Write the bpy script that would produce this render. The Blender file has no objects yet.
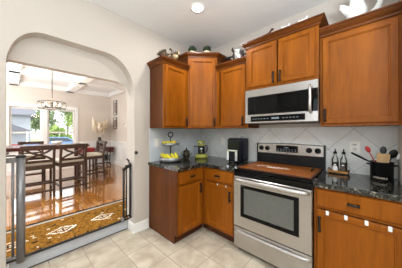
import bpy, bmesh, math, random
from mathutils import Vector, Matrix
random.seed(7)
PI = math.pi
SC = bpy.context.scene
COL = SC.collection

# ------------------------------------------------------------------ camera
cam_d = bpy.data.cameras.new('camera')
cam = bpy.data.objects.new('camera', cam_d)
COL.objects.link(cam)
cam.location = (2.209, -2.357, 1.316)
cam.rotation_euler = (PI/2, 0, math.radians(43.09))
cam_d.sensor_width = 36.0
cam_d.lens = 177.09/402*36
cam_d.shift_x = -0.28/402
cam_d.shift_y = -1.99/402
cam_d.clip_start = 0.02
cam_d.clip_end = 300
SC.camera = cam

# ------------------------------------------------------------------ world, sun, lamps, exposure
world = bpy.data.worlds.new('world')
SC.world = world
world.use_nodes = True
bg = world.node_tree.nodes['Background']
bg.inputs[0].default_value = (0.88, 0.94, 1.0, 1)
bg.inputs[1].default_value = 2.6

def lamp(name, kind, loc, energy, color=(1, 1, 1), size=0.1, rot=(0, 0, 0), shape=None, size_y=None):
    d = bpy.data.lights.new(name, kind)
    d.energy = energy
    d.color = color
    if kind == 'AREA':
        d.shape = shape or 'DISK'
        d.size = size
        if size_y: d.size_y = size_y
    elif kind == 'SUN':
        d.angle = size
    else:
        d.shadow_soft_size = size
    o = bpy.data.objects.new(name, d)
    o.location = loc
    o.rotation_euler = rot
    COL.objects.link(o)
    return o

lamp('sun', 'SUN', (10, -10, 20), 2.2, (1, .96, .9), math.radians(2), (math.radians(24), math.radians(28), 0))
# added fill lamps, unseen, aimed up to brighten the ceilings
lamp('ceiling_fill', 'AREA', (3.0, -2.6, 1.45), 138, (.84, .93, 1), .9, (PI, 0, 0))
lamp('dining_ceiling_fill', 'AREA', (-2.8, -3.3, 1.35), 78, (.88, .95, 1), 1.0, (PI, 0, 0))
for lx, ly, le in ((0.79, -0.90, 9), (2.4, -3.4, 3)):
    lamp('can_lamp', 'AREA', (lx, ly, 2.70), le, (1, .97, .93), .16)
for lx, ly in ((-1.2, -1.9), (-1.2, -3.3), (-3.6, -3.4)):  # unseen area lamps below the dining ceiling, no fixtures modelled
    lamp('dining_ceiling_lamp', 'AREA', (lx, ly, 2.70), 11, (1, .97, .93), .16)

SC.view_settings.view_transform = 'Standard'
SC.view_settings.look = 'None'
SC.view_settings.gamma = 1.0
SC.view_settings.use_curve_mapping = False
SC.view_settings.exposure = 0.2

# ------------------------------------------------------------------ materials
def lin(c):
    r = []
    for v in c:
        v = v/255.0
        r.append(v/12.92 if v <= .04045 else ((v+.055)/1.055)**2.4)
    return tuple(r)+(1.0,)

def base_mat(name):
    m = bpy.data.materials.new(name)
    m.use_nodes = True
    nt = m.node_tree
    b = nt.nodes['Principled BSDF']
    return m, nt, b

def plain(name, c, rough=.5, metal=0.0, spec=.5, noise=.04, nscale=30, bump=0.0, emit=None, estr=0, coat=0, trans=0):
    m, nt, b = base_mat(name)
    b.inputs['Roughness'].default_value = rough
    b.inputs['Metallic'].default_value = metal
    b.inputs['Specular IOR Level'].default_value = spec
    b.inputs['Coat Weight'].default_value = coat
    b.inputs['Transmission Weight'].default_value = trans
    tc = nt.nodes.new('ShaderNodeTexCoord')
    nz = nt.nodes.new('ShaderNodeTexNoise')
    nz.inputs['Scale'].default_value = nscale
    nz.inputs['Detail'].default_value = 3
    nt.links.new(tc.outputs['Object'], nz.inputs['Vector'])
    cr = nt.nodes.new('ShaderNodeValToRGB')
    l = lin(c)
    cr.color_ramp.elements[0].position = .3
    cr.color_ramp.elements[1].position = .7
    cr.color_ramp.elements[0].color = tuple(max(0, v*(1-noise)) for v in l[:3])+(1,)
    cr.color_ramp.elements[1].color = tuple(min(1, v*(1+noise)) for v in l[:3])+(1,)
    nt.links.new(nz.outputs['Fac'], cr.inputs['Fac'])
    nt.links.new(cr.outputs['Color'], b.inputs['Base Color'])
    if bump:
        bp = nt.nodes.new('ShaderNodeBump')
        bp.inputs['Strength'].default_value = bump
        bp.inputs['Distance'].default_value = .01
        nt.links.new(nz.outputs['Fac'], bp.inputs['Height'])
        nt.links.new(bp.outputs['Normal'], b.inputs['Normal'])
    if emit:
        b.inputs['Emission Color'].default_value = lin(emit)
        b.inputs['Emission Strength'].default_value = estr
    return m

def wood(name, c1, c2, rough=.35, scale=(14, 14, 1.6), coat=.12, spec=.35):
    m, nt, b = base_mat(name)
    N = nt.nodes.new; L = nt.links.new
    tc = N('ShaderNodeTexCoord')
    mp = N('ShaderNodeMapping'); mp.inputs['Scale'].default_value = scale
    L(tc.outputs['Object'], mp.inputs['Vector'])
    n1 = N('ShaderNodeTexNoise'); n1.inputs['Scale'].default_value = 1.0; n1.inputs['Detail'].default_value = 5; n1.inputs['Distortion'].default_value = .6
    L(mp.outputs['Vector'], n1.inputs['Vector'])
    n2 = N('ShaderNodeTexNoise'); n2.inputs['Scale'].default_value = 5.0; n2.inputs['Detail'].default_value = 3
    L(mp.outputs['Vector'], n2.inputs['Vector'])
    mx = N('ShaderNodeMath'); mx.operation = 'MULTIPLY_ADD'; mx.inputs[1].default_value = .3
    L(n2.outputs['Fac'], mx.inputs[0]); L(n1.outputs['Fac'], mx.inputs[2])
    cr = N('ShaderNodeValToRGB')
    cr.color_ramp.elements[0].position = .45; cr.color_ramp.elements[0].color = lin(c1)
    cr.color_ramp.elements[1].position = .85; cr.color_ramp.elements[1].color = lin(c2)
    L(mx.outputs[0], cr.inputs['Fac'])
    L(cr.outputs['Color'], b.inputs['Base Color'])
    b.inputs['Roughness'].default_value = rough
    b.inputs['Coat Weight'].default_value = coat
    b.inputs['Coat Roughness'].default_value = .15
    b.inputs['Specular IOR Level'].default_value = spec
    return m

def granite(name):
    m, nt, b = base_mat(name)
    N = nt.nodes.new; L = nt.links.new
    tc = N('ShaderNodeTexCoord')
    v = N('ShaderNodeTexVoronoi'); v.inputs['Scale'].default_value = 75
    L(tc.outputs['Object'], v.inputs['Vector'])
    n = N('ShaderNodeTexNoise'); n.inputs['Scale'].default_value = 40; n.inputs['Detail'].default_value = 4
    L(tc.outputs['Object'], n.inputs['Vector'])
    sp = N('ShaderNodeSeparateColor'); L(v.outputs['Color'], sp.inputs['Color'])
    mx = N('ShaderNodeMath'); mx.operation = 'MULTIPLY'
    L(sp.outputs[0], mx.inputs[0]); L(n.outputs['Fac'], mx.inputs[1])
    cr = N('ShaderNodeValToRGB')
    e = cr.color_ramp.elements
    e[0].position = .12; e[0].color = lin((22, 23, 24))
    e[1].position = .62; e[1].color = lin((150, 148, 135))
    x = e.new(.36); x.color = lin((48, 50, 48))
    x = e.new(.48); x.color = lin((88, 84, 72))
    L(mx.outputs[0], cr.inputs['Fac'])
    L(cr.outputs['Color'], b.inputs['Base Color'])
    b.inputs['Roughness'].default_value = .09
    b.inputs['Specular IOR Level'].default_value = .6
    return m

def tiles(name, c1, c2, grout, w, h, mortar, rough, rot=0.0, loc=(0, 0, 0), axes='xy', nscale=6, offset=0.0, spec=.5, bias=0.0):
    """grid or brick tiling laid in the given plane of object space"""
    m, nt, b = base_mat(name)
    N = nt.nodes.new; L = nt.links.new
    tc = N('ShaderNodeTexCoord')
    sp = N('ShaderNodeSeparateXYZ'); L(tc.outputs['Object'], sp.inputs['Vector'])
    cb = N('ShaderNodeCombineXYZ')
    idx = {'x': 0, 'y': 1, 'z': 2}
    L(sp.outputs[idx[axes[0]]], cb.inputs[0]); L(sp.outputs[idx[axes[1]]], cb.inputs[1])
    mp = N('ShaderNodeMapping'); mp.inputs['Rotation'].default_value = (0, 0, rot)
    sb = N('ShaderNodeVectorMath'); sb.operation = 'SUBTRACT'; sb.inputs[1].default_value = loc
    L(cb.outputs[0], sb.inputs[0]); L(sb.outputs[0], mp.inputs['Vector'])
    br = N('ShaderNodeTexBrick')
    br.offset = offset; br.squash = 1.0
    br.inputs['Scale'].default_value = 1.0
    br.inputs['Brick Width'].default_value = w
    br.inputs['Row Height'].default_value = h
    br.inputs['Mortar Size'].default_value = mortar
    br.inputs['Mortar Smooth'].default_value = .3
    br.inputs['Bias'].default_value = bias
    L(mp.outputs['Vector'], br.inputs['Vector'])
    n = N('ShaderNodeTexNoise'); n.inputs['Scale'].default_value = nscale; n.inputs['Detail'].default_value = 6; n.inputs['Distortion'].default_value = .5
    L(tc.outputs['Object'], n.inputs['Vector'])
    cr = N('ShaderNodeValToRGB')
    cr.color_ramp.elements[0].position = .35; cr.color_ramp.elements[0].color = lin(c1)
    cr.color_ramp.elements[1].position = .68; cr.color_ramp.elements[1].color = lin(c2)
    L(n.outputs['Fac'], cr.inputs['Fac'])
    br.inputs['Color1'].default_value = (1, 1, 1, 1)
    br.inputs['Color2'].default_value = (.88, .88, .88, 1)
    br.inputs['Mortar'].default_value = (1, 1, 1, 1)
    mul = N('ShaderNodeMix'); mul.data_type = 'RGBA'; mul.blend_type = 'MULTIPLY'; mul.inputs[0].default_value = 1
    L(cr.outputs['Color'], mul.inputs[6]); L(br.outputs['Color'], mul.inputs[7])
    mix = N('ShaderNodeMix'); mix.data_type = 'RGBA'
    L(br.outputs['Fac'], mix.inputs[0]); L(mul.outputs[2], mix.inputs[6]); mix.inputs[7].default_value = lin(grout)
    L(mix.outputs[2], b.inputs['Base Color'])
    b.inputs['Roughness'].default_value = rough
    b.inputs['Specular IOR Level'].default_value = spec
    bp = N('ShaderNodeBump'); bp.inputs['Strength'].default_value = .25; bp.inputs['Distance'].default_value = .003; bp.invert = True
    L(br.outputs['Fac'], bp.inputs['Height']); L(bp.outputs['Normal'], b.inputs['Normal'])
    return m

def glass_mat(name, tint=(1, 1, 1), mixf=.12):
    m = bpy.data.materials.new(name); m.use_nodes = True
    nt = m.node_tree; nt.nodes.clear()
    o = nt.nodes.new('ShaderNodeOutputMaterial')
    t = nt.nodes.new('ShaderNodeBsdfTransparent'); t.inputs[0].default_value = tint+(1,)
    g = nt.nodes.new('ShaderNodeBsdfGlossy'); g.inputs['Roughness'].default_value = .03
    mx = nt.nodes.new('ShaderNodeMixShader')
    fr = nt.nodes.new('ShaderNodeFresnel'); fr.inputs[0].default_value = 1.45
    mm = nt.nodes.new('ShaderNodeMath'); mm.operation = 'ADD'; mm.inputs[1].default_value = mixf*.3
    nt.links.new(fr.outputs[0], mm.inputs[0])
    nt.links.new(mm.outputs[0], mx.inputs[0]); nt.links.new(t.outputs[0], mx.inputs[1]); nt.links.new(g.outputs[0], mx.inputs[2])
    nt.links.new(mx.outputs[0], o.inputs[0])
    return m

def rug_mat(name):
    """ochre field with dark mottling, black edge lines and pale stepped diamonds; object space: y along, x across"""
    m, nt, b = base_mat(name)
    N = nt.nodes.new; L = nt.links.new
    def math_(op, a, bb=None, c=None):
        n = N('ShaderNodeMath'); n.operation = op
        for i, v in enumerate((a, bb, c)):
            if v is None: continue
            if isinstance(v, (int, float)): n.inputs[i].default_value = v
            else: L(v, n.inputs[i])
        return n.outputs[0]
    tc = N('ShaderNodeTexCoord')
    # snap to a small weave grid so that slanted edges come out stepped
    sn = N('ShaderNodeVectorMath'); sn.operation = 'SNAP'; sn.inputs[1].default_value = (.016, .016, 10)
    L(tc.outputs['Object'], sn.inputs[0])
    s = N('ShaderNodeSeparateXYZ'); L(sn.outputs[0], s.inputs[0])
    X, Y = math_('ADD', s.outputs[0], -.08), math_('ADD', s.outputs[1], .02)
    P = .44
    yy = math_('SUBTRACT', math_('MODULO', math_('ADD', Y, 10*P+P/2), P), P/2)
    d = math_('ADD', math_('MULTIPLY', math_('ABSOLUTE', X), 1.6), math_('MULTIPLY', math_('ABSOLUTE', yy), 1.0))
    def band(v, lo, hi):
        return math_('MULTIPLY', math_('GREATER_THAN', v, lo), math_('LESS_THAN', v, hi))
    chk = N('ShaderNodeTexChecker'); chk.inputs['Scale'].default_value = 1/.032
    L(tc.outputs['Object'], chk.inputs['Vector'])
    white = math_('MAXIMUM', math_('MULTIPLY', band(d, .108, .158), math_('GREATER_THAN', math_('ADD', chk.outputs['Fac'], band(d, .118, .146)), .5)), band(d, .03, .055))
    dark = math_('LESS_THAN', d, .03)
    dark2 = band(d, .075, .095)
    n = N('ShaderNodeTexNoise'); n.inputs['Scale'].default_value = 38; n.inputs['Detail'].default_value = 4
    L(tc.outputs['Object'], n.inputs['Vector'])
    cr = N('ShaderNodeValToRGB')
    e = cr.color_ramp.elements
    e[0].position = .32; e[0].color = lin((98, 66, 20))
    e[1].position = .66; e[1].color = lin((164, 116, 46))
    x = e.new(.48); x.color = lin((134, 92, 32))
    L(n.outputs['Fac'], cr.inputs['Fac'])
    # small dark and pale motifs in rows between the diamonds
    v = N('ShaderNodeTexVoronoi'); v.inputs['Scale'].default_value = 17
    L(sn.outputs[0], v.inputs['Vector'])
    sx = N('ShaderNodeSeparateColor'); L(v.outputs['Color'], sx.inputs['Color'])
    axx = math_('ABSOLUTE', X)
    motif = math_('MULTIPLY', math_('MULTIPLY', math_('GREATER_THAN', sx.outputs[0], .78), math_('LESS_THAN', v.outputs['Distance'], .34)), math_('GREATER_THAN', d, .17))
    motif2 = math_('MULTIPLY', math_('MULTIPLY', math_('LESS_THAN', sx.outputs[0], .10), math_('LESS_THAN', v.outputs['Distance'], .30)), math_('GREATER_THAN', d, .17))
    XL = math_('ADD', X, .08)
    edge = math_('MAXIMUM', math_('LESS_THAN', XL, -.335), math_('GREATER_THAN', XL, .352))
    pale = band(XL, -.336, -.275)
    def mixc(fac, a, col):
        mm = N('ShaderNodeMix'); mm.data_type = 'RGBA'
        L(fac, mm.inputs[0]); L(a, mm.inputs[6]); mm.inputs[7].default_value = lin(col)
        return mm.outputs[2]
    c = cr.outputs['Color']
    c = mixc(motif, c, (45, 36, 30)); c = mixc(motif2, c, (215, 200, 170))
    c = mixc(dark2, c, (120, 70, 25)); c = mixc(white, c, (240, 232, 214)); c = mixc(dark, c, (40, 36, 34))
    c = mixc(pale, c, (176, 170, 160)); c = mixc(edge, c, (38, 32, 30))
    L(c, b.inputs['Base Color'])
    b.inputs['Roughness'].default_value = .95
    b.inputs['Specular IOR Level'].default_value = .1
    return m

def planks(name):
    m, nt, b = base_mat(name)
    N = nt.nodes.new; L = nt.links.new
    tc = N('ShaderNodeTexCoord')
    br = N('ShaderNodeTexBrick'); br.offset = .37
    for k, v in (('Scale', 1.0), ('Brick Width', 1.1), ('Row Height', .085), ('Mortar Size', .0018), ('Mortar Smooth', .2)):
        br.inputs[k].default_value = v
    br.inputs['Color1'].default_value = lin((206, 146, 72)); br.inputs['Color2'].default_value = lin((176, 112, 46)); br.inputs['Mortar'].default_value = lin((96, 56, 28))
    L(tc.outputs['Object'], br.inputs['Vector'])
    mp = N('ShaderNodeMapping'); mp.inputs['Scale'].default_value = (2, 26, 1)
    L(tc.outputs['Object'], mp.inputs['Vector'])
    n = N('ShaderNodeTexNoise'); n.inputs['Scale'].default_value = 1.4; n.inputs['Detail'].default_value = 5
    L(mp.outputs[0], n.inputs['Vector'])
    cr = N('ShaderNodeValToRGB'); cr.color_ramp.elements[0].color = (.72, .68, .62, 1); cr.color_ramp.elements[1].color = (1.12, 1.08, 1.0, 1)
    L(n.outputs['Fac'], cr.inputs['Fac'])
    mul = N('ShaderNodeMix'); mul.data_type = 'RGBA'; mul.blend_type = 'MULTIPLY'; mul.inputs[0].default_value = 1
    L(br.outputs['Color'], mul.inputs[6]); L(cr.outputs['Color'], mul.inputs[7])
    L(mul.outputs[2], b.inputs['Base Color'])
    b.inputs['Roughness'].default_value = .10
    b.inputs['Specular IOR Level'].default_value = .9
    b.inputs['Coat Weight'].default_value = 1.0; b.inputs['Coat IOR'].default_value = 1.9; b.inputs['Coat Roughness'].default_value = .05
    return m

def siding(name, c):
    m, nt, b = base_mat(name)
    N = nt.nodes.new; L = nt.links.new
    tc = N('ShaderNodeTexCoord')
    w = N('ShaderNodeTexWave'); w.bands_direction = 'Z'; w.wave_profile = 'SAW'; w.inputs['Scale'].default_value = 1.6
    L(tc.outputs['Object'], w.inputs['Vector'])
    cr = N('ShaderNodeValToRGB'); l = lin(c)
    cr.color_ramp.elements[0].color = tuple(v*.86 for v in l[:3])+(1,); cr.color_ramp.elements[1].color = l
    cr.color_ramp.elements[1].position = .3
    L(w.outputs['Fac'], cr.inputs['Fac']); L(cr.outputs['Color'], b.inputs['Base Color'])
    b.inputs['Roughness'].default_value = .7
    return m

M = {}
M['wall'] = plain('wall_paint', (203, 194, 184), .85, spec=.2, noise=.015, nscale=60)
M['wall_dining'] = plain('dining_paint', (222, 211, 199), .85, spec=.2, noise=.015, nscale=60)
M['ceil'] = plain('ceiling_paint', (236, 235, 233), .9, spec=.1, noise=.012, nscale=40)
M['white'] = plain('white_trim_paint', (242, 240, 236), .4, noise=.01)
M['riser'] = plain('grey_white_board', (196, 200, 206), .22, noise=.02)
M['nosing_and_shadow'] = plain('dark_nosing_and_shadow', (52, 46, 42), .4)
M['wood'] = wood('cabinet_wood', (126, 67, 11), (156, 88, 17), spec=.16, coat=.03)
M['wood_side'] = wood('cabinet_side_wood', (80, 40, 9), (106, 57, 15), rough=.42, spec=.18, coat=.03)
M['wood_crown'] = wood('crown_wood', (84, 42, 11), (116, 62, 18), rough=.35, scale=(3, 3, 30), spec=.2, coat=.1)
M['toe'] = wood('toe_kick_wood', (70, 36, 18), (92, 50, 25), rough=.6)
M['granite'] = granite('dark_granite')
M['floor'] = tiles('travertine_floor_tile', (188, 174, 152), (218, 207, 188), (166, 153, 134), .33, .29, .005, .32, loc=(.34, -1.234, 0), axes='xy', nscale=7)
M['splash_back'] = tiles('diagonal_wall_tile', (218, 218, 214), (234, 234, 232), (168, 167, 163), .301, .301, .0026, .35, rot=PI/4, loc=(1.262, 1.345, 0), axes='xz', nscale=5)
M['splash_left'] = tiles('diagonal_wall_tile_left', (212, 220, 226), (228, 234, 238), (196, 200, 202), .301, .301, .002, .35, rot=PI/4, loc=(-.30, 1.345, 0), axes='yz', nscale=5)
M['steel'] = plain('brushed_steel', (190, 187, 184), .27, metal=.95, noise=.03, nscale=8)
M['steel_hi'] = plain('polished_steel', (205, 204, 202), .32, metal=.9, noise=.02)
M['black'] = plain('black_plastic', (12, 13, 15), .4, spec=.3, noise=.05)
M['black_gloss'] = plain('black_glass', (5, 6, 8), .05, spec=.22)
M['navy'] = plain('navy_black_plastic', (14, 17, 30), .25, spec=.35)
M['pull'] = plain('dark_bronze_pull', (30, 22, 18), .4, metal=.4)
M['oven_glass'] = plain('oven_glass_reflecting', (98, 99, 95), .08, spec=.5)  # grey stands in for the room reflected in the glass
M['cover'] = wood('stained_cover_wood', (122, 64, 16), (166, 94, 26), rough=.4, scale=(2.0, 16, 16), spec=.2, coat=.05)
M['cover_edge'] = plain('dark_stained_edge', (74, 38, 18), .45)
M['letter'] = plain('cream_lettering', (236, 226, 206), .6)
M['plate'] = plain('white_switch_plate', (240, 238, 232), .35)
M['slot'] = plain('dark_slot', (50, 48, 46), .6)
M['galv'] = plain('galvanised_metal', (168, 170, 172), .42, metal=.7, noise=.12, nscale=20)
M['blackmetal'] = plain('black_wrought_metal', (24, 24, 26), .45, metal=.3)
M['banana'] = plain('banana_skin', (220, 208, 40), .5, noise=.2, nscale=18)
M['banana_tip'] = plain('banana_tip', (92, 84, 30), .7)
M['lemon'] = plain('lemon_skin', (238, 200, 60), .45, noise=.06)
M['orange'] = plain('orange_skin', (228, 150, 50), .5, noise=.06)
M['jar'] = plain('dark_bronze_glaze', (58, 48, 34), .35, metal=.3, noise=.2, nscale=25)
M['lime'] = plain('yellow_green_enamel', (178, 178, 84), .25, noise=.05)
M['chrome'] = plain('chrome', (215, 215, 215), .12, metal=1)
M['red'] = plain('red_silicone', (190, 28, 30), .4)
M['spoonwood'] = wood('pale_utensil_wood', (188, 150, 104), (214, 180, 134), rough=.6, coat=0)
M['greytool'] = plain('dark_grey_silicone', (46, 50, 48), .5)
M['traywood'] = wood('tray_wood', (150, 104, 48), (186, 138, 74), rough=.5, scale=(2, 14, 14))
M['glass'] = glass_mat('window_glass', mixf=-.06)
M['bottleglass'] = glass_mat('bottle_glass', (.9, .92, .9), .3)
M['oil'] = plain('dark_oil', (64, 62, 44), .15)
M['salt'] = plain('white_salt', (232, 230, 224), .8)
M['pepper'] = plain('pepper', (84, 76, 68), .8)
M['white_cer'] = plain('white_ceramic', (243, 242, 238), .22, noise=.01)
M['cream'] = plain('cream_pot', (222, 206, 176), .5)
M['green'] = plain('dark_topiary_leaf', (38, 58, 30), .7, noise=.25, nscale=60)
M['bronze'] = plain('bronze_casting', (92, 78, 62), .38, metal=.75, noise=.25, nscale=30)
M['brass'] = plain('pale_brass', (150, 132, 100), .4, metal=.5)
M['drift'] = wood('dark_carved_wood', (54, 26, 16), (92, 44, 26), rough=.5)
M['gatemetal'] = plain('grey_gate_metal', (138, 138, 140), .35, metal=.5)
M['gateblack'] = plain('black_gate_metal', (28, 28, 30), .45)
M['rug'] = rug_mat('woven_runner')
M['planks'] = planks('oak_floorboards')
M['espresso'] = wood('espresso_chair_wood', (54, 38, 30), (82, 60, 48), rough=.3)
M['mahogany'] = wood('mahogany_wood', (70, 28, 22), (100, 44, 34), rough=.3, scale=(3, 14, 14))
M['seat'] = plain('cream_seat_fabric', (226, 218, 202), .8, noise=.05)
M['redcloth'] = plain('red_placemat', (138, 34, 34), .8)
M['pampas'] = plain('pampas_plume', (240, 226, 202), .95, noise=.08)
M['vase'] = plain('dark_vase_glaze', (60, 46, 40), .3)
M['iron'] = plain('cast_iron', (34, 32, 32), .5, metal=.3)
M['nickel'] = plain('brushed_nickel', (104, 98, 90), .35, metal=.85)
M['bulb'] = plain('lit_bulb', (255, 240, 214), .3, emit=(255, 232, 196), estr=3)
M['led'] = plain('lit_diffuser', (255, 252, 246), .4, emit=(255, 250, 240), estr=14)
M['disp'] = plain('display_text', (120, 128, 132), .4, emit=(180, 200, 215), estr=.12)
M['frame'] = plain('black_picture_frame', (36, 32, 30), .4)
M['mat'] = plain('picture_mat', (236, 230, 222), .8)
M['photo'] = plain('picture_print', (150, 128, 120), .6, noise=.6, nscale=9)
M['bluecar'] = plain('blue_car_paint', (104, 138, 190), .25, coat=.6)
M['redcar'] = plain('red_car_paint', (168, 44, 40), .25, coat=.6)
M['carglass'] = plain('dark_car_glass', (52, 60, 68), .08)
M['rubber'] = plain('tyre_rubber', (34, 34, 36), .8)
M['siding'] = siding('white_siding', (176, 180, 184))
M['roof'] = plain('grey_shingle', (112, 113, 120), .9, noise=.15, nscale=12)
M['grass'] = plain('winter_lawn', (150, 156, 112), .95, noise=.15, nscale=4)
M['asphalt'] = plain('pale_driveway', (178, 176, 172), .9, noise=.06, nscale=8)
M['leaf'] = plain('pale_tree_leaf', (150, 172, 92), .8, noise=.2, nscale=3)
M['leaf2'] = plain('grey_green_leaf', (132, 150, 104), .8, noise=.2, nscale=3)
M['bark'] = plain('tree_bark', (104, 92, 80), .9, noise=.2, nscale=6)
M['silver'] = plain('silver_plate', (206, 206, 204), .2, metal=.85, noise=.05)

# ------------------------------------------------------------------ mesh helpers
class MB:
    def __init__(s):
        s.bm = bmesh.new(); s.mi = 0; s.M = Matrix.Identity(4)
    def _absorb(s, t, smooth=False):
        for f in t.faces:
            f.material_index = s.mi; f.smooth = smooth
        bmesh.ops.recalc_face_normals(t, faces=t.faces[:])
        t.transform(s.M)
        me = bpy.data.meshes.new('tmp'); t.to_mesh(me); t.free()
        s.bm.from_mesh(me); bpy.data.meshes.remove(me)
        return s
    def box(s, x0, x1, y0, y1, z0, z1, bev=0.0, seg=1):
        t = bmesh.new()
        bmesh.ops.create_cube(t, size=1, matrix=Matrix.Translation(((x0+x1)/2, (y0+y1)/2, (z0+z1)/2)) @ Matrix.Diagonal((abs(x1-x0), abs(y1-y0), abs(z1-z0), 1)))
        if bev > 0:
            bmesh.ops.bevel(t, geom=t.edges[:], offset=bev, segments=seg, affect='EDGES', profile=.5)
        return s._absorb(t)
    def rings(s, loops, cap0=True, cap1=True, smooth=False, closed=False):
        t = bmesh.new()
        vs = [[t.verts.new(p) for p in lp] for lp in loops]
        n = len(loops[0]); k = len(loops)
        for i in range(k if closed else k-1):
            a, b = vs[i], vs[(i+1) % k]
            for j in range(n):
                try: t.faces.new((a[j], a[(j+1) % n], b[(j+1) % n], b[j]))
                except ValueError: pass
        if not closed:
            if cap0: t.faces.new(vs[0][::-1])
            if cap1: t.faces.new(vs[-1])
        return s._absorb(t, smooth)
    def prism(s, poly, a0, a1, axis='z'):
        def P(p, a):
            if axis == 'z': return (p[0], p[1], a)
            if axis == 'x': return (a, p[0], p[1])
            return (p[0], a, p[1])
        return s.rings([[P(p, a0) for p in poly], [P(p, a1) for p in poly]])
    def lathe(s, prof, c=(0, 0, 0), seg=24, smooth=True, sx=1, sy=1):
        loops = []
        for r, z in prof:
            r = max(r, 1e-4)
            loops.append([(c[0]+r*sx*math.cos(2*PI*i/seg), c[1]+r*sy*math.sin(2*PI*i/seg), c[2]+z) for i in range(seg)])
        return s.rings(loops, True, True, smooth)
    def cyl(s, p0, p1, r, seg=12, r1=None, smooth=True):
        return s.tube([p0, p1], r, seg, radii=[r, r if r1 is None else r1], smooth=smooth)
    def tube(s, pts, r, seg=8, closed=False, radii=None, smooth=True, flat=1.0):
        pts = [Vector(p) for p in pts]; n = len(pts); loops = []; up = None
        for i, p in enumerate(pts):
            if closed: d = pts[(i+1) % n]-pts[i-1]
            else: d = pts[min(i+1, n-1)]-pts[max(i-1, 0)]
            d.normalize()
            if up is None:
                up = Vector((0, 0, 1)) if abs(d.z) < .9 else Vector((0, 1, 0))
            u = up-d*up.dot(d)
            if u.length < 1e-4: u = d.orthogonal()
            u.normalize(); v = d.cross(u); up = u
            rr = radii[i] if radii else r
            loops.append([p+u*(math.cos(2*PI*j/seg)*rr*flat)+v*(math.sin(2*PI*j/seg)*rr) for j in range(seg)])
        return s.rings(loops, True, True, smooth, closed)
    def bar(s, p0, p1, w, t, up=(0, 0, 1)):
        """rectangular bar between two points, w across, t along up"""
        p0, p1 = Vector(p0), Vector(p1); d = (p1-p0).normalized(); u = Vector(up); u = (u-d*u.dot(d)).normalized(); v = d.cross(u)
        L = [[p+u*(a*t/2)+v*(b*w/2) for a, b in ((-1, -1), (-1, 1), (1, 1), (1, -1))] for p in (p0, p1)]
        return s.rings(L)
    def ell(s, c, r, seg=16, rot=None):
        t = bmesh.new()
        bmesh.ops.create_uvsphere(t, u_segments=seg, v_segments=max(6, seg//2), radius=1)
        m = Matrix.Translation(c) @ (rot.to_4x4() if rot else Matrix.Identity(4)) @ Matrix.Diagonal((r[0], r[1], r[2], 1))
        t.transform(m)
        return s._absorb(t, True)
    def leaves(s, c, r, n, size, rnd, shell=.55):
        t = bmesh.new()
        for _ in range(n):
            d = Vector((rnd.gauss(0, 1), rnd.gauss(0, 1), rnd.gauss(0, 1))).normalized()
            k = shell+(1-shell)*rnd.random()
            p = Vector((c[0]+d.x*r[0]*k, c[1]+d.y*r[1]*k, c[2]+d.z*r[2]*k))
            a = Vector((rnd.gauss(0, 1), rnd.gauss(0, 1), rnd.gauss(0, 1))).normalized(); b_ = a.orthogonal().normalized(); n_ = a.cross(b_)
            L = size*(.6+.8*rnd.random())
            q = [p-a*L, p+b_*L*.5+n_*L*.12, p+a*L, p-b_*L*.5+n_*L*.12]
            t.faces.new([t.verts.new(x) for x in q])
        for f in t.faces: f.material_index = s.mi
        t.transform(s.M)
        me = bpy.data.meshes.new('tmp'); t.to_mesh(me); t.free(); s.bm.from_mesh(me); bpy.data.meshes.remove(me)
        return s
    def text(s, body, size, mat, extrude=.0006, wrap=None):
        cu = bpy.data.curves.new('tmp_text', 'FONT'); cu.body = body; cu.size = size; cu.align_x = 'CENTER'; cu.align_y = 'CENTER'; cu.extrude = extrude
        o = bpy.data.objects.new('tmp_text', cu); COL.objects.link(o)
        dg = bpy.context.evaluated_depsgraph_get(); dg.update()
        me = o.evaluated_get(dg).to_mesh()
        t = bmesh.new(); t.from_mesh(me); o.evaluated_get(dg).to_mesh_clear()
        bpy.data.objects.remove(o); bpy.data.curves.remove(cu)
        if wrap:   # bend round a cylinder of that radius, text normal outwards
            for v in t.verts:
                a = v.co.x/wrap; r = wrap+v.co.z
                v.co = Vector((r*math.sin(a), -r*math.cos(a), v.co.y))
        t.transform(mat)
        for f in t.faces: f.material_index = s.mi
        t.transform(s.M)
        m2 = bpy.data.meshes.new('tmp'); t.to_mesh(m2); t.free(); s.bm.from_mesh(m2); bpy.data.meshes.remove(m2)
        return s
    def build(s, name, mats, parent=None, loc=None, rot=None):
        me = bpy.data.meshes.new(name); s.bm.to_mesh(me); s.bm.free()
        for m in (mats if isinstance(mats, (list, tuple)) else [mats]):
            me.materials.append(M[m])
        o = bpy.data.objects.new(name, me); COL.objects.link(o)
        if parent: o.parent = parent
        if loc: o.location = loc
        if rot: o.rotation_euler = rot
        return o

def thing(name, label, cat, loc=(0, 0, 0), rz=0.0, group=None):
    o = bpy.data.objects.new(name, None); COL.objects.link(o)
    o.location = loc; o.rotation_euler = (0, 0, rz); o.empty_display_size = .05
    o['label'] = label; o['category'] = cat
    if group: o['group'] = group
    return o
def tag(o, label, cat, group=None):
    o['label'] = label; o['category'] = cat
    if group: o['group'] = group
    return o
def struct(o):
    o['kind'] = 'structure'; return o
def copy_tree(root, loc, rz=None, label=None):
    r = root.copy(); COL.objects.link(r); r.location = loc
    if rz is not None: r.rotation_euler = (0, 0, rz)
    if label: r['label'] = label
    for ch in root.children:
        c = ch.copy(); COL.objects.link(c); c.parent = r
        for g in ch.children:
            d = g.copy(); COL.objects.link(d); d.parent = c
    return r

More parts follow.
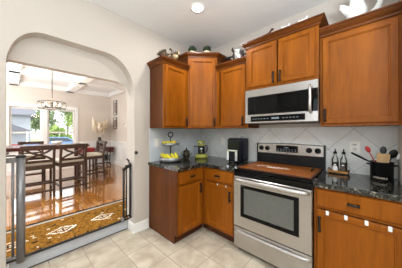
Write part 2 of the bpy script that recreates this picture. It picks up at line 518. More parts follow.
# ------------------------------------------------------------------ structure
F = .14                                  # the dining floor stands one low step above the kitchen
CEIL = 2.74
AL, AR = -2.393, -1.268                  # arch jambs along the left wall
def arch_outline(zt, la, lb, ra, rb):
    p = [(AL, 0)]
    p.append((AL, zt-lb))
    for i in range(1, 13):
        a = PI-PI/2*i/12; p.append((AL+la+la*math.cos(a), zt-lb+lb*math.sin(a)))
    for i in range(0, 13):
        a = PI/2-PI/2*i/12; p.append((AR-ra+ra*math.cos(a), zt-rb+rb*math.sin(a)))
    p.append((AR, 0))
    return p
w = MB()
w.prism([(-4.6, 0)]+arch_outline(2.24, .25, .36, .34, .44)+[(0, 0), (0, CEIL), (-4.6, CEIL)], -.13, 0, 'x')
struct(w.build('wall_left', 'wall'))
w = MB()
w.prism([(-4.6, 0)]+arch_outline(1.965, .02, .03, .20, .20)+[(.0, 0), (.0, CEIL), (-4.6, CEIL)], -.22, -.13, 'x')
struct(w.build('wall_left_inner', 'wall'))
struct(MB().box(-.22, 2.53, 0, .12, 0, CEIL).build('wall_back', 'wall'))
struct(MB().box(2.41, 2.53, -.72, 0, 0, CEIL).build('wall_right', 'wall'))
struct(MB().box(-.19, 4.4, -4.6, 0, -.06, 0).build('floor', 'floor'))
struct(MB().box(-.22, 4.4, -4.6, 0, CEIL, CEIL+.1).build('ceiling', 'ceil'))
struct(MB().box(-4.9, -.19, -4.6, .22, -.06, F).build('floor_dining', 'planks'))
struct(MB().box(-4.9, -.22, -4.6, .22, CEIL, CEIL+.1).build('ceiling_dining', 'ceil'))
struct(MB().box(-.19, -.176, AL, AR, 0, F-.018).build('trim_1', 'riser'))
struct(MB().box(-.176, -.172, AL, AR, 0, .010).build('riser_shadow_strip', 'nosing_and_shadow'))  # shadow line at the foot of the riser, built as a dark strip
struct(MB().box(-.235, -.16, AL, AR, F-.018, F+.006, .004).build('trim_2', 'nosing_and_shadow'))
w = MB(); w.box(-.22, .9, -4.72, -4.6, 0, CEIL).box(3.7, 4.52, -4.72, -4.6, 0, CEIL).box(.9, 3.7, -4.72, -4.6, 0, .95).box(.9, 3.7, -4.72, -4.6, 2.3, CEIL)
struct(w.build('wall_rear', 'wall'))
w = MB(); w.box(4.4, 4.52, -4.6, .12, 0, CEIL)
struct(w.build('wall_side', 'wall'))
struct(MB().box(2.53, 4.4, 0, .12, 0, CEIL).build('wall_back_far', 'wall'))
# far dining wall with the window opening
WL, WR, WB, WT = -2.41, -.92, .80, 2.03
w = MB()
w.box(-5.04, -4.9, -4.6, WL, -.06, CEIL).box(-5.04, -4.9, WR, .34, -.06, CEIL)
w.box(-5.04, -4.9, WL, WR, -.06, WB).box(-5.04, -4.9, WL, WR, WT, CEIL)
struct(w.build('wall_far', 'wall_dining'))
struct(MB().box(-4.9, -.22, .22, .34, -.06, CEIL).build('wall_dining_right', 'wall_dining'))
# wainscot with raised panel frames on the right dining wall and a lower one under the window
w = MB(); w.box(-4.9, -.22, .205, .22, F, .93)
w.box(-4.9, -.22, .185, .22, .93, .985, .006)
x = -4.75
while x < -.6:
    for (a, b, c, d) in ((x, x+.62, .80, .83), (x, x+.62, .34, .37), (x, x+.03, .37, .80), (x+.59, x+.62, .37, .80)):
        w.box(a, b, .19, .205, c, d)
    x += .76
struct(w.build('trim_3', 'white'))
w = MB(); w.box(-4.9, -4.885, -4.6, .205, F, .93 if False else .74)
w.box(-4.9, -4.885, WR+.1, .205, .74, .93); w.box(-4.9, -4.865, WR+.1, .205, .93, .985, .006)
for y in (-.74, -.27):
    for (a, b, c, d) in ((y, y+.42, .80, .83), (y, y+.42, .34, .37), (y, y+.03, .37, .80), (y+.39, y+.42, .37, .80)):
        w.box(-4.885, -4.87, a, b, c, d)
struct(w.build('trim_4', 'white'))
struct(MB().box(-4.87, -.22, .17, .205, F, F+.13, .006).build('baseboard_dining_right', 'white'))
struct(MB().box(-4.885, -4.85, -4.6, .17, F, F+.13, .006).build('baseboard_dining_far', 'white'))
# coffered ceiling beams
w = MB()
for y in (-1.06, -2.32, -3.6):
    w.box(-4.9, -.22, y-.09, y+.09, CEIL-.13, CEIL)
for x in (-4.82, -3.35, -1.9):
    w.box(x-.08, x+.08, -4.6, .22, CEIL-.13, CEIL)
w.box(-4.9, -.22, .08, .22, CEIL-.12, CEIL)
struct(w.build('trim_5', 'white'))
# baseboards of the kitchen: the short wall between arch and cabinets, wrapping into the jamb
def base_run(x0, x1, y0, y1):
    m = MB(); m.box(x0, x1, y0, y1, 0, .12, .004)
    return m
m = MB(); m.box(0, .018, AR-.018, -1.072, 0, .125, .004); m.box(-.17, 0, AR-.018, AR, 0, .125, .004); m.box(0, .03, AR-.03, -1.072, 0, .03, .006)
struct(m.build('baseboard_left', 'white'))
m = MB(); m.box(0, .018, -4.6, AL+.018, 0, .125, .004); m.box(-.17, 0, AL, AL+.018, 0, .125, .004)
struct(m.build('baseboard_left_far', 'white'))
# backsplash tile
struct(MB().box(.012, 2.41, -.012, 0, .90, 1.372).build('trim_6', 'splash_back'))
struct(MB().box(0, .012, -1.05, 0, .90, 1.372).build('trim_7', 'splash_left'))

# window: casing, mullion, two double-hung pairs
wn = bpy.data.objects.new('window_1', None); COL.objects.link(wn); wn.location = (-4.9, (WL+WR)/2, WB); struct(wn)
def WBOX(mb, x0, x1, y0, y1, z0, z1, b=.004): mb.box(x0+4.9, x1+4.9, y0-(WL+WR)/2, y1-(WL+WR)/2, z0-WB, z1-WB, b)
cs = MB()
WBOX(cs, -4.9, -4.878, WL-.09, WL, WB-.10, WT+.10); WBOX(cs, -4.9, -4.878, WR, WR+.09, WB-.10, WT+.10)
WBOX(cs, -4.9, -4.875, WL-.09, WR+.09, WT, WT+.11); WBOX(cs, -4.9, -4.85, WL-.10, WR+.10, WB-.03, WB)
WBOX(cs, -4.9, -4.878, WL-.09, WR+.09, WB-.11, WB-.03)
cs.build('casing', 'white', wn)
MID = -1.675
fr = MB(); WBOX(fr, -5.04, -4.885, MID-.06, MID+.06, WB, WT); fr.build('mullion', 'white', wn)
ME = 1.30
for (a, b) in ((WL, MID-.06), (MID+.06, WR)):
    for (z0, z1, xo) in ((WB, ME+.02, -4.95), (ME-.02, WT, -4.985)):
        sh = MB(); t = .045
        WBOX(sh, xo-.03, xo, a, a+t, z0, z1); WBOX(sh, xo-.03, xo, b-t, b, z0, z1)
        WBOX(sh, xo-.03, xo, a+t, b-t, z0, z0+t); WBOX(sh, xo-.03, xo, a+t, b-t, z1-t, z1)
        so = sh.build('sash', 'white', wn)
        g = MB(); WBOX(g, xo-.018, xo-.012, a+t, b-t, z0+t, z1-t, 0); g.build('pane', 'glass', so)

# ------------------------------------------------------------------ cabinets
def offset_poly(poly, offs):
    """poly counter-clockwise; move each edge i (poly[i]->poly[i+1]) outwards by offs[i]"""
    n = len(poly); L = []
    for i in range(n):
        p, q = Vector(poly[i]), Vector(poly[(i+1) % n]); d = (q-p).normalized(); nrm = Vector((d.y, -d.x))
        L.append((p+nrm*offs[i], d))
    out = []
    for i in range(n):
        (p, d), (q, e) = L[i-1], L[i]
        cr = d.x*e.y-d.y*e.x
        if abs(cr) < 1e-6: out.append(tuple(q)); continue
        t = ((q.x-p.x)*e.y-(q.y-p.y)*e.x)/cr
        out.append((p.x+d.x*t, p.y+d.y*t))
    return out
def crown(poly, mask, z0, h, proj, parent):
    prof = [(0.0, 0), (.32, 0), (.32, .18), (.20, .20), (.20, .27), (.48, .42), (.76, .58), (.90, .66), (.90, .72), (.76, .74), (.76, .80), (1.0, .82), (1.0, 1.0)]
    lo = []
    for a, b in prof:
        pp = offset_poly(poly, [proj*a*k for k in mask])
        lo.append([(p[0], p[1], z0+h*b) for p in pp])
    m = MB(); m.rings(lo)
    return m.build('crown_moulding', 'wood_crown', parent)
def door_panel(x0, x1, z0, z1, yf, parent, name='door', th=.02, fw=.045, mat='wood', flat=False):
    m = MB(); y0 = yf+th
    def R(i, y): return [(x0+i, y, z0+i), (x1-i, y, z0+i), (x1-i, y, z1-i), (x0+i, y, z1-i)]
    if flat:
        m.rings([R(0, y0), R(0, yf+.007), R(.007, yf)])
    else:
        m.rings([R(0, y0), R(0, yf+.007), R(.007, yf), R(fw, yf), R(fw+.003, yf+.006), R(fw+.009, yf+.007), R(fw+.012, yf+.014)])
    return m.build(name, mat, parent)
def pull(parent, x, z, yf, L=.115, vert=True):
    m = MB()
    e = L/2
    P = (lambda t, o: (x, yf-o, z+t)) if vert else (lambda t, o: (x+t, yf-o, z))
    m.tube([P(-e, .024), P(-e*.6, .028), P(0, .030), P(e*.6, .028), P(e, .024)], .006, 8, radii=[.013, .0085, .0105, .0085, .013])
    for t in (-e*.75, e*.75): m.cyl(P(t, 0), P(t, .027), .007, 8)
    return m.build('handle', 'pull', parent)

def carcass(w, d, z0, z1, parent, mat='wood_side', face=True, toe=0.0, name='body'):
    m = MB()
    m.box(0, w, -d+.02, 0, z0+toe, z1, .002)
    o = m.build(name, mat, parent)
    if face:
        fw = .038; m = MB()
        m.box(0, fw, -d, -d+.02, z0+toe, z1); m.box(w-fw, w, -d, -d+.02, z0+toe, z1)
        m.box(fw, w-fw, -d, -d+.02, z1-fw, z1); m.box(fw, w-fw, -d, -d+.02, z0+toe, z0+toe+fw)
        m.build('face_frame', 'wood', parent)
    return o

LW = PI/2        # things on the left wall are turned a quarter
CABG = 'wall cabinets'
# left wall cabinet
ZU = 1.37
t = thing('wall_cabinet', 'single-door wood wall cabinet at far left, nearest the arch', 'cabinet', (0, -1.045, ZU), LW, CABG)
carcass(.42, .325, 0, .84, t)
pd = door_panel(.022, .385, .022, .815, -.345, t); pull(pd, .363, .085, -.345)
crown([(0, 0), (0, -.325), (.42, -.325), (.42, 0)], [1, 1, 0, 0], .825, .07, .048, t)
# corner cabinet
t = thing('corner_wall_cabinet', 'tall diagonal wood wall cabinet filling the room corner', 'cabinet', (0, 0, ZU), 0, CABG)
CP = [(0, 0), (0, -.62), (.325, -.62), (.62, -.325), (.62, 0)]
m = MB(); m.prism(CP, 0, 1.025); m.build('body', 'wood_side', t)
dd = math.hypot(.295, .295)
m = MB(); m.M = Matrix.Translation((.325, -.62, 0)) @ Matrix.Rotation(PI/4, 4, 'Z')
for (a, b, c, d) in ((0, .03, 0, 1.025), (dd-.03, dd, 0, 1.025), (.03, dd-.03, 0, .03), (.03, dd-.03, .985, 1.025)):
    m.box(a, b, -.008, 0.01, c, d)
m.build('face_frame', 'wood', t)
pd = door_panel(.018, dd-.018, .018, 1.0, -.028, t); pd.location = (.325, -.62, 0); pd.rotation_euler = (0, 0, PI/4)
pull(pd, dd-.045, .085, -.028)
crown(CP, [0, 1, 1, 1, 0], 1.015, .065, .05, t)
# cabinet right of the corner
t = thing('wall_cabinet', 'single-door wood wall cabinet between corner cabinet and microwave', 'cabinet', (.622, 0, ZU), 0, CABG)
carcass(.49, .325, 0, .84, t)
pd = door_panel(.075, .465, .022, .815, -.345, t); pull(pd, .435, .085, -.345)
crown([(0, 0), (0, -.325), (.49, -.325), (.49, 0)], [0, 1, 0, 0], .825, .07, .048, t)
# cabinet over the microwave
t = thing('wall_cabinet', 'two-door wood wall cabinet directly above the microwave', 'cabinet', (1.115, 0, 1.82), 0, CABG)
carcass(.763, .37, 0, .535, t)
for (a, b, hx) in ((.03, .375, .345), (.388, .733, .418)):
    pd = door_panel(a, b, .03, .505, -.39, t); pull(pd, hx, .095, -.39)
crown([(0, 0), (0, -.37), (.763, -.37), (.763, 0)], [1, 1, 1, 0], .515, .07, .05, t)
# large cabinet on the right
t = thing('wall_cabinet', 'large single-door wood wall cabinet at far right of the range', 'cabinet', (1.882, 0, ZU), 0, CABG)
carcass(.527, .335, 0, .855, t)
pd = door_panel(.016, .507, .022, .83, -.355, t); pull(pd, .042, .10, -.355)
crown([(0, 0), (0, -.335), (.527, -.335), (.527, 0)], [0, 1, 0, 0], .845, .075, .05, t)

# base cabinets
BG = 'base cabinets'
t = thing('base_cabinet', 'wood base cabinet nearest the arch, its plain end panel facing it', 'cabinet', (0, -1.05, 0), LW, BG)
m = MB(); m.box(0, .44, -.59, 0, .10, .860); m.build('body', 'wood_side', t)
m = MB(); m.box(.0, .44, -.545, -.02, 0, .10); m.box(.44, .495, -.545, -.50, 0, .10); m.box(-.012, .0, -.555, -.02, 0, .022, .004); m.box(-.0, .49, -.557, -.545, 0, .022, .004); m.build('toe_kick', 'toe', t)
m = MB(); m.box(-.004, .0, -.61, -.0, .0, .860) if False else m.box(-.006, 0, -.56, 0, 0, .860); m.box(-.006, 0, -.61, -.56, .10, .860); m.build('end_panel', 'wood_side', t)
m = MB()
for (a, b, c, d) in ((0, .04, .10, .860), (.385, .44, .10, .860), (.04, .385, .83, .860), (.04, .385, .685, .705), (.04, .385, .10, .14)):
    m.box(a, b, -.61, -.59, c, d)
m.build('face_frame', 'wood', t)
pd = door_panel(.022, .385, .708, .845, -.63, t, 'drawer', flat=True); pull(pd, .21, .777, -.63, .062, False)
pd = door_panel(.022, .385, .125, .678, -.63, t); pull(pd, .352, .60, -.63)
t = thing('base_cabinet', 'narrow wood base cabinet between the inside corner and the range', 'cabinet', (.615, 0, 0), 0, BG)
W = .495
m = MB(); m.box(0, W, -.59, 0, .10, .860); m.build('body', 'wood_side', t)
m = MB(); m.box(-.056, W, -.545, -.50, 0, .10); m.box(-.056, W, -.557, -.545, 0, .022, .004); m.build('toe_kick', 'toe', t)
m = MB()
for (a, b, c, d) in ((-.0, .06, .10, .860), (W-.04, W, .10, .860), (.06, W-.04, .83, .860), (.06, W-.04, .685, .705), (.06, W-.04, .10, .14)):
    m.box(a, b, -.61, -.59, c, d)
m.build('face_frame', 'wood', t)
pd = door_panel(.05, W-.022, .708, .845, -.63, t, 'drawer', flat=True); pull(pd, .26, .777, -.63, .062, False)
pd = door_panel(.05, W-.022, .125, .678, -.63, t); pull(pd, W-.055, .57, -.63)
t = thing('base_cabinet', 'wide wood base cabinet right of the range with four white clips', 'cabinet', (1.882, 0, 0), 0, BG)
W = .526
m = MB(); m.box(0, W, -.59, 0, .10, .860); m.build('body', 'wood_side', t)
m = MB(); m.box(0, W, -.545, -.02, 0, .10); m.box(0, W, -.557, -.545, 0, .022, .004); m.build('toe_kick', 'toe', t)
m = MB()
for (a, b, c, d) in ((0, .04, .10, .860), (W-.03, W, .10, .860), (.04, W-.03, .83, .860), (.04, W-.03, .685, .705), (.04, W-.03, .10, .14)):
    m.box(a, b, -.61, -.59, c, d)
m.build('face_frame', 'wood', t)
pd = door_panel(.02, W-.01, .708, .845, -.63, t, 'drawer', flat=True); pull(pd, .255, .777, -.63, .066, False)
pd = door_panel(.02, W-.01, .125, .678, -.63, t); pull(pd, .045, .57, -.63, .12)

# countertops
m = MB()
def ring_poly(poly, z0, z1, b, mb):
    ins = offset_poly(poly, [-b]*len(poly))
    mb.rings([[(p[0], p[1], z0) for p in ins], [(p[0], p[1], z0+b) for p in poly], [(p[0], p[1], z1-b) for p in poly], [(p[0], p[1], z1) for p in ins]])
ring_poly([(.0, -1.072), (.638, -1.072), (.638, -.638), (1.112, -.638), (1.112, -.0), (.0, -.0)], .860, .90, .004, m)
tag(m.build('countertop', 'granite'), 'L-shaped dark granite countertop wrapping the room corner left of the range', 'countertop')
m = MB(); ring_poly([(1.881, -.64), (2.409, -.64), (2.409, -.0), (1.881, -.0)], .860, .90, .004, m)
tag(m.build('countertop', 'granite'), 'short dark granite countertop right of the range, under the utensil crock', 'countertop')

# ------------------------------------------------------------------ range
t = thing('kitchen_range', 'stainless electric range with black glass oven window', 'stove', (1.116, 0, 0))
W = .762
m = MB(); m.box(0, W, -.625, -.03, .03, .885, .004); m.box(.04, W-.04, -.60, -.05, 0, .03); m.build('body', 'black', t)
m = MB(); m.box(-.002, W+.002, -.655, -.03, .885, .905, .006); m.box(.0, W, -.655, -.625, .835, .885, .004); m.build('cooktop', 'black_gloss', t)
m = MB()
def RR(x0, x1, z0, z1, y): return [(x0, y, z0), (x1, y, z0), (x1, y, z1), (x0, y, z1)]
m.rings([RR(.002, W-.002, .282, .828, -.625), RR(.002, W-.002, .282, .828, -.655), RR(.006, W-.006, .286, .824, -.66), RR(.088, W-.118+.02, .40, .745, -.66)], cap1=False)
m.rings([RR(.088, W-.098, .40, .745, -.66), RR(.088, W-.098, .40, .745, -.655)], cap0=False, cap1=True)
dr = m.build('oven_door', 'steel', t)
m = MB(); m.rings([RR(.09, W-.10, .402, .743, -.656), RR(.09, W-.10, .402, .743, -.6615), RR(.128, W-.14, .438, .712, -.6615), RR(.13, W-.142, .44, .71, -.658)], cap0=False, cap1=False); m.build('window_border', 'black_gloss', dr)
m = MB(); m.box(.129, W-.141, -.6585, -.6555, .439, .711); m.build('window_glass', 'oven_glass', dr)
m = MB()
hp = []
for i in range(17):
    s_ = i/16; hp.append((.022+s_*(W-.044), -.668-.040*math.sin(PI*s_)**.45, .800+.004*math.sin(PI*s_)))
m.tube(hp, .017, 10, flat=1.1); m.build('handle', 'steel_hi', dr)
m = MB()
m.rings([RR(.002, W-.002, .045, .272, -.625), RR(.002, W-.002, .045, .272, -.65), RR(.006, W-.006, .049, .268, -.655)])
dw = m.build('drawer', 'steel', t)
m = MB(); hp = [(.02+i/16*(W-.04), -.657-.016*math.sin(PI*i/16)**.5, .235) for i in range(17)]
m.tube(hp, .012, 8); m.build('handle', 'steel_hi', dw)
# backguard: slim wedge with a gently curved top
m = MB(); lo = []
for y, zo in ((-.085, 0.0), (-.065, .02)):
    pass
def bg_loop(y, inset, top):
    pts = [(inset, y, .905)]
    pts = [(0.0+inset, y, 1.045), (W-inset, y, 1.045)]
    for i in range(9):
        s_ = 1-i/8; pts.append((inset+s_*(W-2*inset), y, top+.012*math.sin(PI*s_)))
    return pts
m.rings([bg_loop(-.012, 0, 1.165), bg_loop(-.060, 0, 1.165), bg_loop(-.066, .006, 1.158)])
bgo = m.build('backguard', 'steel', t)
m = MB(); m.box(0, W, -.062, -.012, .905, 1.05); m.box(-.004, .010, -.07, -.010, .905, 1.17); m.box(W-.010, W+.004, -.07, -.010, .905, 1.17); m.build('backguard_base', 'black', t)
for kx in (.058, .138, .615, .70):
    m = MB(); m.cyl((kx, -.064, 1.107), (kx, -.072, 1.107), .030, 20); m.cyl((kx, -.072, 1.107), (kx, -.094, 1.107), .024, 20, r1=.020)
    m.box(kx-.003, kx+.003, -.098, -.092, 1.092, 1.125); m.build('knob', 'black', bgo)
m = MB(); m.box(.252, .502, -.0685, -.064, 1.070, 1.150, .002); pn = m.build('control_panel', 'black_gloss', bgo)
m = MB(); m.box(.352, .396, -.0695, -.068, 1.120, 1.130)
for i in range(7):
    for j in range(2): m.box(.268+i*.033, .284+i*.033, -.0692, -.068, 1.082+j*.018, 1.087+j*.018)
m.build('display', 'disp', pn)
m = MB(); m.box(.368, .386, -.0675, -.062, 1.052, 1.062, .002); m.build('badge', 'black', bgo)

# wooden stove cover
t = thing('stove_cover', 'stained wooden cover board with cream lettering lying on the range top', 'stove cover', (1.497, -.36, .905))
m = MB(); m.box(-.366, .366, -.255, .27, .003, .016, .003); m.box(-.34, .34, -.24, -.20, 0, .004); m.box(-.34, .34, .20, .25, 0, .004); m.build('board', 'cover', t)
m = MB(); m.box(-.370, -.350, -.257, .27, .004, .019, .002); m.box(.350, .370, -.257, .27, .004, .019, .002); m.box(-.350, .350, -.258, -.246, .004, .018, .002); m.box(-.350, .350, .26, .272, .004, .018, .002); m.build('edge_strip', 'cover_edge', t)
m = MB()
def stroke(pts, r=.005):
    pts = [(p[0]*.72-.045, p[1]*.72+.0) for p in pts]; n = []
    for i in range(len(pts)-1):
        for k in range(4):
            s_ = k/4; n.append((pts[i][0]*(1-s_)+pts[i+1][0]*s_, pts[i][1]*(1-s_)+pts[i+1][1]*s_, .0165))
    n.append((pts[-1][0], pts[-1][1], .0165)); m.tube(n, r, 6, flat=.3)
def arc(cx, cy, rx, ry, a0, a1, n=10): return [(cx+rx*math.cos(a0+(a1-a0)*i/n), cy+ry*math.sin(a0+(a1-a0)*i/n)) for i in range(n+1)]
stroke(arc(-.215, .005, .05, .055, 1.0, 5.0)); stroke(arc(-.135, .06, .045, .02, .2, 3.0)); stroke([(-.20, .005), (-.15, .02)])
stroke(arc(-.075, .01, .03, .045, 0, 2*PI)); stroke(arc(-.02, -.015, .028, .035, 0, 2*PI)); stroke(arc(.035, .01, .03, .045, .4, 5.6))
stroke([(-.10, -.05), (-.04, -.06), (.03, -.055), (.08, -.05)]); stroke(arc(.09, -.01, .025, .035, 0, 2*PI)); stroke([(.12, .03), (.135, -.03), (.16, .0), (.19, -.02), (.23, -.005)])
stroke(arc(.155, .035, .04, .018, .2, 3.0))
m.build('lettering', 'letter', t)
m = MB(); m.tube([(.31, .04, .018), (.31, .04, .034), (.31, .13, .034), (.31, .13, .018)], .007, 8); m.build('handle', 'blackmetal', t)

# ------------------------------------------------------------------ microwave
t = thing('microwave', 'stainless over-the-range microwave with dark door window', 'microwave', (1.116, 0, 1.415))
W = .762; H = .403
m = MB(); m.box(0, W, -.375, 0, .0, H, .003); m.build('body', 'black', t)
m = MB()
m.rings([RR(0, W, .002, H, -.375), RR(0, W, .002, H, -.397), RR(.004, W-.004, .006, H-.004, -.401), RR(.035, W-.10, .105, H-.085, -.401)], cap1=False)
m.rings([RR(.035, W-.10, .105, H-.085, -.401), RR(.035, W-.10, .105, H-.085, -.39)], cap0=False)
dr = m.build('door', 'steel', t)
m = MB(); m.rings([RR(.036, W-.101, .106, H-.086, -.39), RR(.036, W-.101, .106, H-.086, -.4025), RR(.125, W-.165, .13, H-.11, -.4025), RR(.128, W-.168, .133, H-.113, -.3995)], cap0=False); m.build('window', 'black_gloss', dr)
m = MB(); m.box(.075, W-.11, -.4035, -.400, .022, .085, .002); pn = m.build('control_panel', 'black_gloss', dr)
m = MB(); m.box(.325, .405, -.4042, -.403, .045, .063)
for i in range(6): m.box(.10+i*.034, .118+i*.034, -.4040, -.403, .05, .056)
for i in range(5): m.box(.44+i*.034, .458+i*.034, -.4040, -.403, .05, .056)
m.build('display', 'disp', pn)
m = MB(); m.tube([(W-.062, -.40, .35), (W-.062, -.43, .345), (W-.060, -.446, .30), (W-.058, -.45, .22), (W-.060, -.446, .14), (W-.062, -.43, .095), (W-.062, -.40, .09)], .013, 10, flat=1.0); m.build('handle', 'steel_hi', dr)
m = MB(); m.box(W-.10, W-.004, -.4025, -.400, .10, .32, .001); m.build('door_stile', 'black_gloss', dr)

# ------------------------------------------------------------------ electric plates
def plate(loc, rz, label, kind):
    t = thing('wall_plate' if kind == 'switch' else 'outlet_plate', label, 'switch' if kind == 'switch' else 'outlet', loc, rz)
    w_ = .082 if kind == 'double' else .072
    m = MB(); m.box(-w_/2, w_/2, -.006, 0, -.058, .058, .002); m.build('plate', 'plate', t)
    for x in ((-.024, .024) if w_ > .1 else (0,)):
        if kind == 'switch':
            m = MB(); m.box(x-.016, x+.016, -.009, -.005, -.033, .033, .001); m.build('rocker', 'plate', t)
        else:
            for z in (-.022, .022):
                m = MB(); m.cyl((x, -.005, z), (x, -.008, z), .016, 14); m.build('receptacle', 'plate', t)
    if kind != 'switch':
        for x in ((-.024, .024) if w_ > .1 else (0,)):
            for z in (-.022, .022):
                for e in (-.0055, .0055):
                    m = MB(); m.box(x+e-.0015, x+e+.0015, -.0088, -.007, z-.004, z+.006); m.build('slot', 'slot', t)
    return t
plate((.012, -.935, 1.165), LW, 'white wall plate on left backsplash beside the tiered fruit stand', 'switch')
plate((.50, -.012, 1.165), 0, 'small white outlet plate just left of the black air fryer', 'single')
plate((2.119, -.012, 1.166), 0, 'white outlet plate between oil bottles and utensil crock', 'double')

# ------------------------------------------------------------------ white clips along the doors
CG = 'white clips over the cabinet doors'
def clip(label):
    t = thing('door_clip', label, 'clip', (0, 0, 0), 0, CG)
    m = MB(); m.box(-.011, .011, -.004, .010, -.004, .004, .001); m.build('hook', 'steel', t)
    m = MB(); m.box(-.0105, .0105, -.012, -.004, -.030, .004, .004, 2); m.build('tab', 'white_cer', t)
    return t
spots = [(1.978, 'leftmost of four white clips on the wide base cabinet'), (2.093, 'second white clip from the range on the wide base cabinet'),
         (2.207, 'third white clip from the range on the wide base cabinet'), (2.322, 'rightmost of four white clips on the wide base cabinet')]
c0 = None
for x, lb in spots+[(.872, 'left white clip on the narrow base cabinet beside the range'), (1.0, 'right white clip on the narrow base cabinet beside the range')]:
    if c0 is None: c0 = clip(lb); c0.location = (x, -.632, .682)
    else:
        c_ = copy_tree(c0, (x, -.632, .682), 0, lb)
        if x < 1.5: c_.scale = (.62, 1, .62)

# ------------------------------------------------------------------ counter objects, left
FX, FY = .168, -.815
t = thing('tiered_fruit_stand', 'two-tier galvanised fruit stand with ring handle on left counter', 'fruit stand', (FX, FY, .90))
m = MB(); m.lathe([(.135, .012), (.150, .016), (.153, .062), (.149, .062), (.146, .022), (.0, .022)], seg=32); m.build('lower_tray', 'galv', t)
m = MB(); m.lathe([(.085, .225), (.098, .228), (.100, .262), (.097, .262), (.094, .233), (.0, .233)], seg=28); m.build('upper_tray', 'galv', t)
m = MB(); m.cyl((0, 0, .02), (0, 0, .345), .007, 8); m.lathe([(.012, .205), (.03, .22), (.085, .225), (.03, .215)], seg=20)
m.tube([(.034*.73*math.cos(a), .034*.683*math.cos(a), .378+.034*math.sin(a)) for a in [2*PI*i/20 for i in range(20)]], .0075, 8, closed=True)
m.build('post', 'blackmetal', t)
m = MB(); m.lathe([(.128, 0), (.137, 0), (.137, .014), (.128, .014)], seg=32)
m.build('base_ring', 'blackmetal', t)
for s_ in (-1, 1):
    m = MB(); m.tube([(s_*.098*.73, s_*.098*.68, .245), (s_*.125*.73, s_*.125*.68, .26), (s_*.125*.73, s_*.125*.68, .228), (s_*.098*.73, s_*.098*.68, .235)], .005, 6); m.build('tray_handle', 'blackmetal', t)
def banana_obj(label, loc, rz, tilt, L=.17, r=.017, group='bananas in the lower tray'):
    m = MB(); pts = []; rad = []
    for i in range(13):
        a = -1.05+2.1*i/12
        pts.append((L*.52*math.sin(a), 0, L*.42*(1-math.cos(a)))); rad.append(r*min(1, .38+2.4*(1-abs(a)/1.05)))
    m.tube(pts, r, 8, radii=rad)
    p = Vector(pts[-1]); d = (p-Vector(pts[-2])).normalized()
    o = m.build('banana', 'banana', None, loc, (tilt, 0, rz))
    m = MB(); m.cyl(p-d*.004, p+d*.016, .0045, 6); m.build('stem', 'banana_tip', o)
    return tag(o, label, 'banana', group)
ords = ['leftmost', 'second from left', 'third from left', 'fourth from left', 'fifth from left', 'rightmost']
rv = Vector((.73, .683, 0)); dv = Vector((-.683, .73, 0))
def frame(X, Zref):
    X = X.normalized(); Z = (Zref-X*Zref.dot(X)).normalized(); Y = Z.cross(X)
    return Matrix((X, Y, Z)).transposed().to_4x4()
UP = Vector((0, 0, 1))
ords = ['leftmost', 'second from left', 'middle', 'second from right', 'rightmost']
for i, s_ in enumerate((-.086, -.044, -.002, .058, .094)):
    fwd = math.sqrt(max(0, .105**2-s_*s_))
    p = Vector((FX, FY, .90+.070))+rv*s_-dv*fwd*.92
    o = banana_obj(('%s yellow banana in the lower tray of the fruit stand' % ords[i]), p, 0, 0, .125, .0205)
    o.rotation_euler = frame(rv*(.62 if i < 4 else .3)-UP*.62+dv*.1, dv+UP*.3).to_euler()
for i, (s_, lb) in enumerate(((-.05, 'left yellow banana piled in the upper tray of the fruit stand'), (-.012, 'right yellow banana piled in the upper tray of the fruit stand'))):
    p = Vector((FX, FY, .90+.262))+rv*s_-dv*.045
    banana_obj(lb, p, math.radians(43+20*i), math.radians(20), .12, .020, 'bananas in the upper tray')
for s_, k, mt, lb in ((.048, -.02, 'lemon', 'round yellow fruit at right of the upper tray'), (.03, .045, 'orange', 'round orange fruit at the back of the upper tray')):
    p = Vector((FX, FY, (.90+.233+.033)))+rv*s_+dv*(k)
    m = MB(); m.ell((0, 0, 0), (.036, .033, .033), 14); o = m.build('round_fruit', mt, None, p)
    m = MB(); m.cyl((0, 0, .028), (0, 0, .034), .004, 6); m.build('stem', 'banana_tip', o)
    tag(o, lb, 'fruit')
t = thing('lidded_jar', 'small dark lidded jar with finial right of the fruit stand', 'jar', (.155, -.50, .90))
m = MB(); m.lathe([(.030, 0), (.036, .004), (.050, .03), (.056, .06), (.052, .085), (.046, .098), (.046, .104)]); m.build('body', 'jar', t)
m = MB(); m.lathe([(.054, .104), (.054, .110), (.040, .128), (.018, .140), (.008, .146), (.013, .156), (.010, .166), (.003, .176)]); m.build('lid', 'jar', t)
for s_ in (-1, 1):
    m = MB(); m.tube([(s_*.05*.73, s_*.05*.68, .085), (s_*.075*.73, s_*.075*.68, .09), (s_*.078*.73, s_*.078*.68, .06), (s_*.054*.73, s_*.054*.68, .05)], .005, 6); m.build('handle', 'jar', t)
# corner appliance
t = thing('corner_appliance', 'small black and yellow-green appliance standing in the counter corner', 'appliance', (.27, -.285, .90), math.radians(45))
m = MB(); m.lathe([(.075, 0), (.092, .004), (.104, .022), (.106, .036), (.092, .056), (.07, .066), (.055, .07)], seg=28); m.build('base', 'lime', t)
m = MB(); m.lathe([(.085, .0695), (.09, .072), (.06, .078)]) if False else m.box(-.055, .055, -.045, .05, .066, .20, .016, 3); m.build('body', 'black', t)
m = MB(); m.lathe([(.050, .195), (.060, .205), (.058, .258), (.050, .275), (.030, .280), (.004, .281)], seg=24); m.build('top', 'lime', t)
m = MB(); m.cyl((0, -.048, .115), (0, -.052, .175), .022, 12); m.cyl((0, -.06, .085), (0, -.05, .12), .012, 10); m.lathe([(.057, .226), (.0605, .226), (.0605, .240), (.057, .240)], seg=24); m.build('spout', 'chrome', t)
m = MB(); m.tube([(.055, 0, .19), (.085, -.0, .20), (.10, -.0, .16), (.085, -.0, .10), (.055, 0, .09)], .007, 8); m.build('handle', 'black', t)
m = MB(); m.tube([(-.055, 0, .18), (-.10, 0, .19), (-.115, 0, .17)], .008, 8); m.build('lever', 'black', t)
